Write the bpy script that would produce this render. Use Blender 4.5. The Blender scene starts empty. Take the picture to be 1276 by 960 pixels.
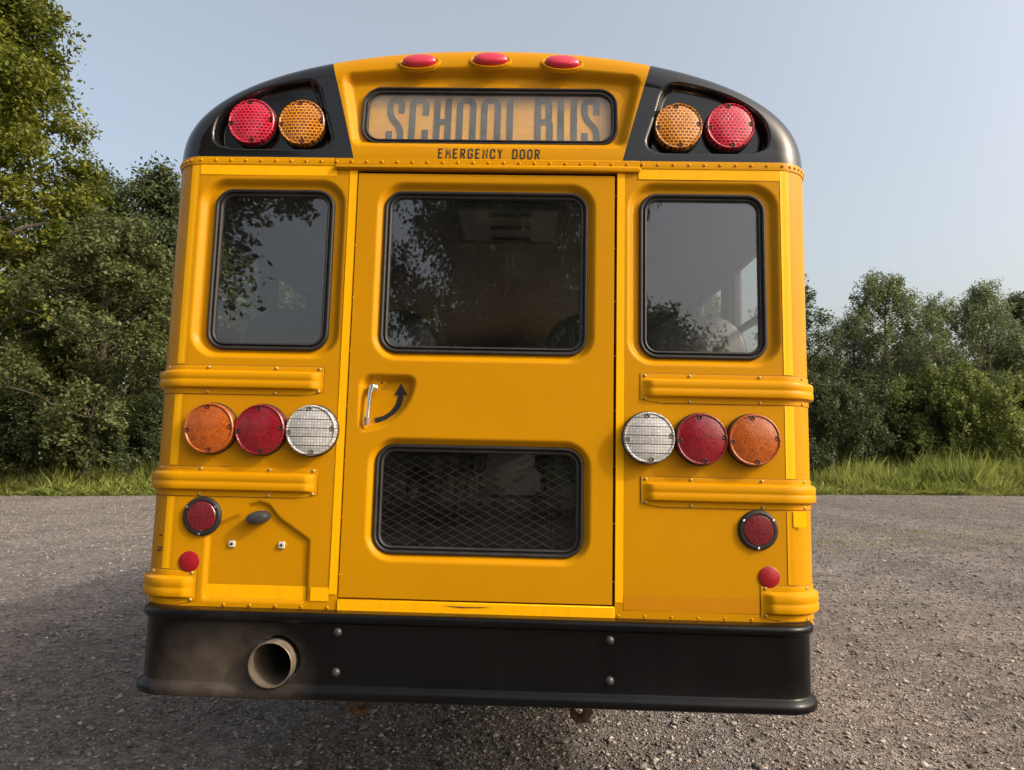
import bpy, math, random
import numpy as np
from mathutils import Vector, Matrix
PI = math.pi
R_ = math.radians
scn = bpy.context.scene
col = scn.collection

# ------------------------------------------------------------------ camera
cam_d = bpy.data.cameras.new('camera')
cam = bpy.data.objects.new('camera', cam_d)
col.objects.link(cam)
cam.location = (0.1512, -2.4927, 1.4331)
cam.rotation_euler = (R_(90 + 6.43), 0, 0)
cam_d.sensor_width = 36.0
cam_d.lens = 36.0 * 862 / 1276
cam_d.clip_start = 0.05
cam_d.clip_end = 2000
scn.camera = cam

# ------------------------------------------------------------------ light
SUN_EL, SUN_AZ = R_(33.5), R_(24)            # azimuth measured from +X towards -Y
sun_dir = Vector((math.cos(SUN_EL) * math.cos(SUN_AZ), -math.cos(SUN_EL) * math.sin(SUN_AZ), math.sin(SUN_EL)))
world = bpy.data.worlds.new('World')
scn.world = world
world.use_nodes = True
wn = world.node_tree
wn.nodes.clear()
w_out = wn.nodes.new('ShaderNodeOutputWorld')
w_bg = wn.nodes.new('ShaderNodeBackground')
sky = wn.nodes.new('ShaderNodeTexSky')
sky.sky_type = 'NISHITA'
sky.sun_disc = False
sky.sun_elevation = SUN_EL
sky.sun_rotation = R_(90) + SUN_AZ
sky.altitude = 200
sky.air_density = 1.0
sky.dust_density = 9.5
sky.ozone_density = 0.8
w_bg.inputs['Strength'].default_value = 0.15
haze = wn.nodes.new('ShaderNodeMix')           # summer haze evenly veils the whole sky
haze.data_type = 'RGBA'
haze.blend_type = 'ADD'
haze.inputs[0].default_value = 1.0
haze.inputs[7].default_value = (1.22, 1.12, 0.72, 1)
gain = wn.nodes.new('ShaderNodeMix')
gain.data_type = 'RGBA'
gain.blend_type = 'MULTIPLY'
gain.inputs[0].default_value = 1.0
gain.inputs[7].default_value = (1.35, 1.35, 1.35, 1)
wn.links.new(sky.outputs[0], gain.inputs[6])
wn.links.new(gain.outputs[2], haze.inputs[6])
wn.links.new(haze.outputs[2], w_bg.inputs['Color'])
wn.links.new(w_bg.outputs[0], w_out.inputs['Surface'])

sun_d = bpy.data.lights.new('sun', 'SUN')
sun_d.energy = 2.3
sun_d.angle = R_(1.3)
sun_d.color = (1.0, 0.90, 0.76)
sun = bpy.data.objects.new('sun', sun_d)
col.objects.link(sun)
sun.rotation_euler = sun_dir.to_track_quat('Z', 'Y').to_euler()
sun.location = (20, -10, 20)

scn.view_settings.view_transform = 'Standard'
scn.view_settings.look = 'None'
scn.view_settings.exposure = 0.24
scn.view_settings.gamma = 1.0
scn.view_settings.use_curve_mapping = False

# ------------------------------------------------------------------ materials
MATS = {}
def new_mat(name):
    m = bpy.data.materials.new(name)
    m.use_nodes = True
    MATS[name] = m
    nt = m.node_tree
    return m, nt, nt.nodes['Principled BSDF']
def N(nt, typ, **kw):
    n = nt.nodes.new(typ)
    for k, v in kw.items():
        if k in n.inputs.keys():
            n.inputs[k].default_value = v
        else:
            setattr(n, k, v)
    return n
def ramp(nt, fac, stops):
    r = nt.nodes.new('ShaderNodeValToRGB')
    e = r.color_ramp.elements
    while len(e) < len(stops):
        e.new(0.5)
    for i, (p, c) in enumerate(stops):
        e[i].position = p
        e[i].color = (c[0], c[1], c[2], 1) if not np.isscalar(c) else (c, c, c, 1)
    nt.links.new(fac, r.inputs[0])
    return r
def mixc(nt, fac, a, b, mode='MIX'):
    m = nt.nodes.new('ShaderNodeMix')
    m.data_type = 'RGBA'
    m.blend_type = mode
    for sock, v in ((m.inputs[0], fac), (m.inputs[6], a), (m.inputs[7], b)):
        if hasattr(v, 'links') or isinstance(v, bpy.types.NodeSocket):
            nt.links.new(v, sock)
        elif np.isscalar(v):
            sock.default_value = v
        else:
            sock.default_value = (v[0], v[1], v[2], 1)
    return m.outputs[2]
def bump(nt, bsdf, height, strength=0.2, dist=0.01):
    b = nt.nodes.new('ShaderNodeBump')
    b.inputs['Strength'].default_value = strength
    b.inputs['Distance'].default_value = dist
    nt.links.new(height, b.inputs['Height'])
    nt.links.new(b.outputs[0], bsdf.inputs['Normal'])
def objcoord(nt):
    return nt.nodes.new('ShaderNodeTexCoord').outputs['Object']
def noise(nt, scale, detail=4, rough=0.55, vec=None):
    n = nt.nodes.new('ShaderNodeTexNoise')
    n.inputs['Scale'].default_value = scale
    n.inputs['Detail'].default_value = detail
    n.inputs['Roughness'].default_value = rough
    nt.links.new(vec if vec is not None else objcoord(nt), n.inputs['Vector'])
    return n
def plain(name, color, rough=0.5, metal=0.0, coat=0.0, var=0.12, scale=6.0, bmp=0.0, bscale=200.0, rvar=0.08, spec=0.5):
    """painted / moulded surface with a little uneven tone, gloss and relief"""
    m, nt, b = new_mat(name)
    n = noise(nt, scale, 5, 0.6)
    lo = [c * (1 - var) for c in color]
    hi = [min(1, c * (1 + var)) for c in color]
    r = ramp(nt, n.outputs['Fac'], [(0.3, lo), (0.7, hi)])
    nt.links.new(r.outputs[0], b.inputs['Base Color'])
    rr = ramp(nt, n.outputs['Fac'], [(0.3, max(0.02, rough - rvar)), (0.7, min(1, rough + rvar))])
    nt.links.new(rr.outputs[0], b.inputs['Roughness'])
    b.inputs['Metallic'].default_value = metal
    b.inputs['Coat Weight'].default_value = coat
    b.inputs['Coat Roughness'].default_value = 0.08
    b.inputs['Specular IOR Level'].default_value = spec
    if bmp > 0:
        n2 = noise(nt, bscale, 3, 0.5)
        bump(nt, b, n2.outputs['Fac'], bmp, 0.002)
    return m

def yellow(name, color, rough):
    m, nt, b = new_mat(name)
    oc = objcoord(nt)
    n1 = noise(nt, 1.6, 5, 0.6, oc)
    n2 = noise(nt, 22, 6, 0.65, oc)
    mp = N(nt, 'ShaderNodeMapping')
    mp.inputs['Scale'].default_value = (26, 26, 1.1)
    nt.links.new(oc, mp.inputs[0])
    st = noise(nt, 1.0, 4, 0.6, mp.outputs[0])            # rain streaks run down the panels
    c1 = ramp(nt, n1.outputs['Fac'], [(0.3, [c * 0.93 for c in color]), (0.72, [c * 1.04 for c in color])])
    dust = ramp(nt, st.outputs['Fac'], [(0.48, 0.0), (0.76, 0.20)])
    c2 = mixc(nt, dust.outputs[0], c1.outputs[0], (0.42, 0.20, 0.015))
    sp = ramp(nt, n2.outputs['Fac'], [(0.60, 0.0), (0.78, 0.22)])
    c3 = mixc(nt, sp.outputs[0], c2, (0.30, 0.14, 0.012))
    nt.links.new(c3, b.inputs['Base Color'])
    rr = ramp(nt, n2.outputs['Fac'], [(0.3, rough - 0.06), (0.7, rough + 0.10)])
    nt.links.new(rr.outputs[0], b.inputs['Roughness'])
    b.inputs['Specular IOR Level'].default_value = 0.12
    wv = noise(nt, 5.0, 2, 0.4, oc)
    bump(nt, b, wv.outputs['Fac'], 0.10, 0.01)
    return m
YEL = yellow('school_bus_yellow_paint', (0.470, 0.212, 0.0003), 0.36)
YEL2 = yellow('yellow_rail_paint', (0.520, 0.235, 0.0003), 0.32)
TAPE = yellow('yellow_reflective_tape', (0.82, 0.395, 0.001), 0.42)
ORTAPE = yellow('aged_orange_tape', (0.46, 0.185, 0.002), 0.45)
BLK = plain('gloss_black_paint', (0.007, 0.007, 0.0075), 0.085, coat=0.0, var=0.25, scale=3, rvar=0.02)
RUB = plain('black_rubber', (0.018, 0.0165, 0.0165), 0.52, var=0.3, scale=14, bmp=0.15, bscale=260, spec=0.35)
GAP = plain('dark_gap_shadow_metal', (0.010, 0.009, 0.008), 0.8)
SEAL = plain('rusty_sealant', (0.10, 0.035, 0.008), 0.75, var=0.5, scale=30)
CHROME = plain('chrome', (0.78, 0.78, 0.78), 0.16, metal=1.0, var=0.05, rvar=0.05)
STEEL = plain('zinc_steel', (0.42, 0.40, 0.36), 0.42, metal=1.0, var=0.2, scale=40)
SCREWM = plain('dull_yellowed_screw', (0.40, 0.27, 0.10), 0.5, metal=0.4, var=0.4, scale=50)
DKSTEEL = plain('dark_bolt_steel', (0.04, 0.037, 0.035), 0.42, metal=0.3, var=0.3, scale=60)
RUST = plain('rusty_iron', (0.085, 0.042, 0.020), 0.85, var=0.45, scale=35, bmp=0.5, bscale=120)
SLATE = plain('slate_letter_film', (0.060, 0.078, 0.090), 0.55, var=0.1)
INK = plain('black_vinyl_lettering', (0.010, 0.009, 0.010), 0.45)
CEIL = plain('pale_grey_lining', (0.15, 0.165, 0.19), 0.5, var=0.04)
FLOORM = plain('black_rubber_floor', (0.03, 0.03, 0.03), 0.7)
SEATM = plain('navy_black_vinyl', (0.014, 0.017, 0.026), 0.42, var=0.25, scale=25, bmp=0.2, bscale=90)
FRAMEM = plain('black_window_bar', (0.03, 0.03, 0.03), 0.4)
TYRE = plain('tyre_rubber', (0.025, 0.024, 0.023), 0.8, bmp=0.3, bscale=60)
UNDER = plain('dirty_underbody', (0.035, 0.032, 0.030), 0.85, var=0.4, scale=9)
PIPE_IN = plain('sooty_pipe', (0.085, 0.066, 0.050), 0.9, var=0.4, scale=20)
PIPE = plain('heat_stained_steel', (0.21, 0.17, 0.13), 0.55, metal=0.6, var=0.3, scale=25)
GRILLE = plain('grey_expanded_metal', (0.22, 0.21, 0.20), 0.55)
REFL = plain('red_reflector', (0.26, 0.001, 0.007), 0.42, var=0.08, scale=60)
YELPATCH = yellow('fresh_yellow_patch', (1.0, 0.50, 0.0), 0.4)

def bumper_mat():
    m, nt, b = new_mat('bumper_black')
    oc = objcoord(nt)
    n1 = noise(nt, 4, 5, 0.6, oc)
    mp = N(nt, 'ShaderNodeMapping')
    mp.inputs['Scale'].default_value = (30, 8, 0.7)
    nt.links.new(oc, mp.inputs[0])
    st = noise(nt, 1.0, 5, 0.65, mp.outputs[0])
    base = ramp(nt, n1.outputs['Fac'], [(0.3, (0.0012, 0.0013, 0.0018)), (0.7, (0.0022, 0.0024, 0.0030))])
    strk = ramp(nt, st.outputs['Fac'], [(0.52, 0.0), (0.75, 0.30)])
    c = mixc(nt, strk.outputs[0], base.outputs[0], (0.006, 0.006, 0.006))
    b.inputs['Specular IOR Level'].default_value = 0.24
    # soot and road dust blown round the exhaust outlet
    mp2 = N(nt, 'ShaderNodeMapping')
    mp2.inputs['Location'].default_value = (0.83 * 2.9, 0.2, -0.70 * 4.2)
    mp2.inputs['Scale'].default_value = (2.9, 1.0, 4.2)
    nt.links.new(oc, mp2.inputs[0])
    g = N(nt, 'ShaderNodeTexGradient', gradient_type='SPHERICAL')
    nt.links.new(mp2.outputs[0], g.inputs[0])
    n3 = noise(nt, 11, 5, 0.6, oc)
    mul = N(nt, 'ShaderNodeMath', operation='MULTIPLY')
    nt.links.new(g.outputs['Fac'], mul.inputs[0])
    nt.links.new(n3.outputs['Fac'], mul.inputs[1])
    dst = ramp(nt, mul.outputs[0], [(0.05, 0.0), (0.45, 0.38)])
    c2 = mixc(nt, dst.outputs[0], c, (0.16, 0.13, 0.105))
    nt.links.new(c2, b.inputs['Base Color'])
    rr = ramp(nt, n1.outputs['Fac'], [(0.3, 0.22), (0.7, 0.36)])
    nt.links.new(rr.outputs[0], b.inputs['Roughness'])
    n4 = noise(nt, 180, 3, 0.5, oc)
    bump(nt, b, n4.outputs['Fac'], 0.08, 0.002)
    return m
BUMP = bumper_mat()

def glass_mat(name, tint, f0=0.10, dusty=0.03):
    m, nt, b = new_mat(name)
    nt.nodes.remove(b)
    out = nt.nodes['Material Output']
    tr = N(nt, 'ShaderNodeBsdfTransparent', Color=(*[math.sqrt(t) for t in tint], 1))
    gl = N(nt, 'ShaderNodeBsdfGlossy', Roughness=0.012)
    gl.inputs['Color'].default_value = (0.95, 0.96, 1.0, 1)
    fr = N(nt, 'ShaderNodeFresnel')
    s = math.sqrt(f0 / 2)                     # two faces of the pane share the reflection
    ior = (1 + s) / (1 - s)
    ge = N(nt, 'ShaderNodeNewGeometry')
    io = N(nt, 'ShaderNodeMapRange')
    io.inputs['To Min'].default_value = ior; io.inputs['To Max'].default_value = 1 / ior
    nt.links.new(ge.outputs['Backfacing'], io.inputs['Value'])
    nt.links.new(io.outputs[0], fr.inputs['IOR'])
    mx = N(nt, 'ShaderNodeMixShader')
    nt.links.new(fr.outputs[0], mx.inputs[0])
    nt.links.new(tr.outputs[0], mx.inputs[1])
    nt.links.new(gl.outputs[0], mx.inputs[2])
    df = N(nt, 'ShaderNodeBsdfDiffuse', Color=(0.42, 0.40, 0.37, 1))
    oc = objcoord(nt)
    n1 = noise(nt, 7, 6, 0.65, oc)
    n2 = noise(nt, 160, 2, 0.5, oc)
    a = ramp(nt, n1.outputs['Fac'], [(0.35, 0.15 * dusty), (0.7, 0.8 * dusty)])
    sp = ramp(nt, n2.outputs['Fac'], [(0.74, 0.0), (0.80, 0.16)])
    ad = N(nt, 'ShaderNodeMath', operation='ADD')
    nt.links.new(a.outputs[0], ad.inputs[0])
    nt.links.new(sp.outputs[0], ad.inputs[1])
    mx2 = N(nt, 'ShaderNodeMixShader')
    nt.links.new(ad.outputs[0], mx2.inputs[0])
    nt.links.new(mx.outputs[0], mx2.inputs[1])
    nt.links.new(df.outputs[0], mx2.inputs[2])
    nt.links.new(mx2.outputs[0], out.inputs['Surface'])
    bm_ = N(nt, 'ShaderNodeBump')
    bm_.inputs['Strength'].default_value = 0.006
    bm_.inputs['Distance'].default_value = 0.02
    n5 = noise(nt, 3.0, 2, 0.4, oc)
    nt.links.new(n5.outputs['Fac'], bm_.inputs['Height'])
    nt.links.new(bm_.outputs[0], gl.inputs['Normal'])
    return m
GLASS = glass_mat('tinted_window_glass', (0.74, 0.73, 0.70), 0.145, 0.012)
GLASS_LOW = glass_mat('dark_tinted_glass', (0.34, 0.34, 0.33), 0.045, 0.012)
GLASS_SIGN = glass_mat('dusty_sign_glass', (0.88, 0.87, 0.84), 0.07, 0.22)
GLASS_SIDE = glass_mat('side_window_glass', (0.86, 0.88, 0.86), 0.06, 0.02)

def lens_mat(name, dark, mid, light, kind):
    """moulded lamp lens: prism bricks or moulded reflector beads seen through coloured plastic"""
    m, nt, b = new_mat(name)
    oc = objcoord(nt)
    mp = N(nt, 'ShaderNodeMapping')
    mp.inputs['Rotation'].default_value = (R_(-90), 0, 0)
    nt.links.new(oc, mp.inputs[0])
    mp.inputs['Location'].default_value = (0.30, 0.2405, 0.0)
    v = mp.outputs[0]
    if kind == 'brick':
        br = N(nt, 'ShaderNodeTexBrick')
        br.offset = 0.5
        br.inputs['Color1'].default_value = (*dark, 1)
        br.inputs['Color2'].default_value = (*mid, 1)
        br.inputs['Mortar'].default_value = (*light, 1)
        br.inputs['Scale'].default_value = 1.0
        br.inputs['Mortar Size'].default_value = 0.0021
        br.inputs['Mortar Smooth'].default_value = 0.1
        br.inputs['Bias'].default_value = 0.0
        br.inputs['Brick Width'].default_value = 0.0160
        br.inputs['Row Height'].default_value = 0.0122
        nt.links.new(v, br.inputs['Vector'])
        n1 = noise(nt, 20, 3, 0.5, oc)
        f = ramp(nt, n1.outputs['Fac'], [(0.40, 0.0), (0.72, 0.55)])
        c = mixc(nt, f.outputs[0], br.outputs['Color'], mid)
        hgt = br.outputs['Fac']
    elif kind == 'bead':
        vo = N(nt, 'ShaderNodeTexVoronoi', feature='F1')
        vo.inputs['Scale'].default_value = 44
        nt.links.new(v, vo.inputs['Vector'])
        rg = ramp(nt, vo.outputs['Distance'], [(0.0, light), (0.20, mid), (0.42, dark), (0.62, mid)])
        vf = N(nt, 'ShaderNodeTexVoronoi', feature='F1')
        vf.inputs['Scale'].default_value = 210
        nt.links.new(v, vf.inputs['Vector'])
        c = mixc(nt, 0.52, rg.outputs[0], mixc(nt, vf.outputs['Distance'], light, dark))
        hgt = vf.outputs['Distance']
    else:  # clear reversing lamp: broad prism bands crossed by fine ribs
        br = N(nt, 'ShaderNodeTexBrick')
        br.offset = 0.0
        br.inputs['Color1'].default_value = (*mid, 1)
        br.inputs['Color2'].default_value = (*light, 1)
        br.inputs['Mortar'].default_value = (*dark, 1)
        br.inputs['Scale'].default_value = 1.0
        br.inputs['Mortar Size'].default_value = 0.0020
        br.inputs['Mortar Smooth'].default_value = 0.5
        br.inputs['Brick Width'].default_value = 0.5
        br.inputs['Row Height'].default_value = 0.031
        nt.links.new(v, br.inputs['Vector'])
        b2 = N(nt, 'ShaderNodeTexBrick')
        b2.offset = 0.0
        b2.inputs['Color1'].default_value = (0.55, 0.55, 0.55, 1)
        b2.inputs['Color2'].default_value = (1, 1, 1, 1)
        b2.inputs['Mortar'].default_value = (0.35, 0.35, 0.36, 1)
        b2.inputs['Scale'].default_value = 1.0
        b2.inputs['Mortar Size'].default_value = 0.0016
        b2.inputs['Brick Width'].default_value = 0.0105
        b2.inputs['Row Height'].default_value = 0.0104
        nt.links.new(v, b2.inputs['Vector'])
        c = mixc(nt, 0.75, br.outputs['Color'], b2.outputs['Color'], 'MULTIPLY')
        hgt = b2.outputs['Fac']
    nt.links.new(c, b.inputs['Base Color'])
    b.inputs['Roughness'].default_value = 0.22
    b.inputs['Coat Weight'].default_value = 0.5
    b.inputs['Coat Roughness'].default_value = 0.06
    bump(nt, b, hgt, 0.35, 0.002)
    return m
L_RED_B = lens_mat('red_prism_lens', (0.09, 0.001, 0.004), (0.30, 0.004, 0.016), (0.78, 0.03, 0.08), 'brick')
L_AMB_B = lens_mat('amber_prism_lens', (0.055, 0.014, 0.002), (0.26, 0.085, 0.006), (0.78, 0.30, 0.02), 'brick')
L_RED = lens_mat('red_bead_lens', (0.075, 0.0008, 0.003), (0.20, 0.0012, 0.008), (0.36, 0.005, 0.022), 'bead')
L_AMB = lens_mat('amber_bead_lens', (0.19, 0.026, 0.0015), (0.36, 0.072, 0.002), (0.58, 0.15, 0.008), 'bead')
L_TAIL = lens_mat('dark_red_tail_lens', (0.045, 0.0008, 0.003), (0.125, 0.002, 0.007), (0.26, 0.012, 0.026), 'bead')
L_CLR = lens_mat('clear_reverse_lens', (0.07, 0.07, 0.075), (0.46, 0.46, 0.46), (0.72, 0.72, 0.72), 'clear')
L_CLEAR_RED = lens_mat('pinkish_red_marker_lens', (0.40, 0.008, 0.03), (0.52, 0.012, 0.04), (0.62, 0.03, 0.06), 'bead')

def sign_mat():
    m, nt, b = new_mat('sign_panel_amber')
    oc = objcoord(nt)
    n = noise(nt, 9, 5, 0.6, oc)
    r = ramp(nt, n.outputs['Fac'], [(0.3, (0.80, 0.40, 0.035)), (0.7, (0.90, 0.50, 0.07))])
    nt.links.new(r.outputs[0], b.inputs['Base Color'])
    b.inputs['Roughness'].default_value = 0.6
    return m
SIGN = sign_mat()

def leaf_mat(name, c0, c1, c2):
    m, nt, b = new_mat(name)
    g = N(nt, 'ShaderNodeNewGeometry')
    r = ramp(nt, g.outputs['Random Per Island'], [(0.0, c0), (0.55, c1), (1.0, c2)])
    big = noise(nt, 0.35, 3, 0.5, objcoord(nt))
    c = mixc(nt, ramp(nt, big.outputs['Fac'], [(0.35, 0.0), (0.7, 0.45)]).outputs[0], r.outputs[0], c2)
    nt.links.new(c, b.inputs['Base Color'])
    b.inputs['Roughness'].default_value = 0.55
    b.inputs['Specular IOR Level'].default_value = 0.3
    out = nt.nodes['Material Output']
    tl = N(nt, 'ShaderNodeBsdfTranslucent')
    nt.links.new(c, tl.inputs['Color'])
    mx = N(nt, 'ShaderNodeMixShader')
    mx.inputs[0].default_value = 0.36
    nt.links.new(b.outputs[0], mx.inputs[1])
    nt.links.new(tl.outputs[0], mx.inputs[2])
    nt.links.new(mx.outputs[0], out.inputs['Surface'])
    return m
LF_BRIGHT = leaf_mat('yellow_green_leaves', (0.039, 0.057, 0.007), (0.100, 0.126, 0.012), (0.187, 0.188, 0.020))
LF_OLIVE = leaf_mat('olive_green_leaves', (0.036, 0.047, 0.016), (0.086, 0.103, 0.034), (0.150, 0.164, 0.057))
LF_DARK = leaf_mat('dark_green_leaves', (0.035, 0.052, 0.020), (0.064, 0.087, 0.033), (0.103, 0.124, 0.050))
LF_GREY = leaf_mat('grey_green_leaves', (0.074, 0.099, 0.043), (0.133, 0.165, 0.069), (0.217, 0.248, 0.109))
LF_SHRUB = leaf_mat('fresh_green_shrub_leaves', (0.072, 0.104, 0.023), (0.137, 0.176, 0.036), (0.234, 0.260, 0.058))
GRASSM = leaf_mat('tall_grass_blades', (0.105, 0.155, 0.025), (0.205, 0.265, 0.038), (0.38, 0.38, 0.12))
BARK = plain('grey_brown_bark', (0.085, 0.070, 0.055), 0.9, var=0.4, scale=6, bmp=0.6, bscale=18)

def gravel_mat():
    m, nt, b = new_mat('crushed_gravel')
    oc = objcoord(nt)
    v1 = N(nt, 'ShaderNodeTexVoronoi', feature='F1'); v1.inputs['Scale'].default_value = 48
    v2 = N(nt, 'ShaderNodeTexVoronoi', feature='F1'); v2.inputs['Scale'].default_value = 110
    nt.links.new(oc, v1.inputs['Vector']); nt.links.new(oc, v2.inputs['Vector'])
    hs = N(nt, 'ShaderNodeSeparateColor'); nt.links.new(v1.outputs['Color'], hs.inputs[0])
    hs2 = N(nt, 'ShaderNodeSeparateColor'); nt.links.new(v2.outputs['Color'], hs2.inputs[0])
    stones = ramp(nt, hs.outputs[0], [(0.0, (0.12, 0.104, 0.092)), (0.35, (0.21, 0.183, 0.160)), (0.7, (0.31, 0.272, 0.235)), (1.0, (0.50, 0.46, 0.41))])
    fines = ramp(nt, hs2.outputs[0], [(0.0, (0.11, 0.094, 0.080)), (0.6, (0.23, 0.197, 0.168)), (1.0, (0.38, 0.335, 0.29))])
    c = mixc(nt, 0.45, stones.outputs[0], fines.outputs[0])
    big = noise(nt, 0.22, 5, 0.6, oc)
    tone = ramp(nt, big.outputs['Fac'], [(0.35, 0.0), (0.68, 0.55)])
    c = mixc(nt, tone.outputs[0], c, (0.265, 0.205, 0.158))
    mid = noise(nt, 1.7, 5, 0.65, oc)
    dk = ramp(nt, mid.outputs['Fac'], [(0.36, (0.60, 0.61, 0.63)), (0.62, (0.90, 0.91, 0.94))])
    c = mixc(nt, 1.0, c, dk.outputs[0], 'MULTIPLY')
    mpl = N(nt, 'ShaderNodeMapping')
    mpl.inputs['Rotation'].default_value = (0, 0, R_(20))
    mpl.inputs['Scale'].default_value = (0.55, 0.07, 1)
    nt.links.new(oc, mpl.inputs[0])
    lane = noise(nt, 1.0, 3, 0.5, mpl.outputs[0])      # lanes worn by wheels
    c = mixc(nt, 1.0, c, ramp(nt, lane.outputs['Fac'], [(0.38, (0.80, 0.80, 0.81)), (0.60, (1.06, 1.06, 1.06))]).outputs[0], 'MULTIPLY')
    c = mixc(nt, 1.0, c, (0.95, 0.97, 1.02), 'MULTIPLY')
    spk = noise(nt, 14, 3, 0.7, oc)           # scattered darker and paler handfuls that still read far away
    dk2 = ramp(nt, spk.outputs['Fac'], [(0.34, 0.52), (0.5, 1.0), (0.68, 1.42)])
    c = mixc(nt, 0.8, c, dk2.outputs[0], 'MULTIPLY')
    nt.links.new(c, b.inputs['Base Color'])
    b.inputs['Roughness'].default_value = 0.95
    b.inputs['Specular IOR Level'].default_value = 0.15
    ad = N(nt, 'ShaderNodeMath', operation='ADD')
    nt.links.new(v1.outputs['Distance'], ad.inputs[0]); nt.links.new(v2.outputs['Distance'], ad.inputs[1])
    bump(nt, b, ad.outputs[0], 0.9, -0.012)
    return m
GRAVEL = gravel_mat()
def stone_mat():
    m, nt, b = new_mat('loose_stones')
    g = N(nt, 'ShaderNodeNewGeometry')
    r = ramp(nt, g.outputs['Random Per Island'], [(0.0, (0.085, 0.077, 0.072)), (0.35, (0.165, 0.148, 0.135)), (0.75, (0.255, 0.232, 0.210)), (0.93, (0.35, 0.33, 0.305)), (0.965, (0.28, 0.175, 0.125)), (1.0, (0.52, 0.50, 0.47))])
    nt.links.new(r.outputs[0], b.inputs['Base Color'])
    b.inputs['Roughness'].default_value = 0.92
    b.inputs['Specular IOR Level'].default_value = 0.2
    return m
STONE = stone_mat()
def soil_mat():
    m, nt, b = new_mat('grassy_soil')
    n = noise(nt, 1.2, 6, 0.6)
    r = ramp(nt, n.outputs['Fac'], [(0.3, (0.05, 0.06, 0.018)), (0.7, (0.10, 0.115, 0.03))])
    nt.links.new(r.outputs[0], b.inputs['Base Color'])
    b.inputs['Roughness'].default_value = 0.95
    return m
SOIL = soil_mat()

# ------------------------------------------------------------------ mesh helpers
def link(o, parent=None):
    col.objects.link(o)
    if parent is not None:
        o.parent = parent
    return o
def mk(name, V, F, mat, parent=None, smooth=True, sharp=38, kind=None):
    me = bpy.data.meshes.new(name)
    me.from_pydata([tuple(map(float, v)) for v in V] if not isinstance(V, np.ndarray) else V.tolist(), [], [list(map(int, f)) for f in F] if not isinstance(F, np.ndarray) else F.tolist())
    me.materials.append(mat)
    if smooth:
        me.polygons.foreach_set('use_smooth', np.ones(len(me.polygons), bool))
        if sharp:
            me.set_sharp_from_angle(angle=R_(sharp))
    me.update()
    o = bpy.data.objects.new(name, me)
    link(o, parent)
    if kind:
        o['kind'] = kind
    return o
def mk_fast(name, V, nper, mat, parent=None, kind=None, F=None):
    """V (n,3) array; faces of nper consecutive verts, or F (m,k)"""
    me = bpy.data.meshes.new(name)
    V = np.asarray(V, np.float32)
    if F is None:
        F = np.arange(len(V), dtype=np.int32).reshape(-1, nper)
    F = np.asarray(F, np.int32)
    k = F.shape[1]
    me.vertices.add(len(V)); me.vertices.foreach_set('co', V.ravel())
    me.loops.add(F.size); me.loops.foreach_set('vertex_index', F.ravel())
    me.polygons.add(len(F))
    me.polygons.foreach_set('loop_start', np.arange(0, F.size, k, dtype=np.int32))
    me.polygons.foreach_set('loop_total', np.full(len(F), k, np.int32))
    me.materials.append(mat)
    me.update(calc_edges=True)
    me.validate()
    o = bpy.data.objects.new(name, me)
    link(o, parent)
    if kind:
        o['kind'] = kind
    return o
def tag(o, label=None, cat=None, group=None, kind=None):
    if label: o['label'] = label
    if cat: o['category'] = cat
    if group: o['group'] = group
    if kind: o['kind'] = kind
    return o
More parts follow.
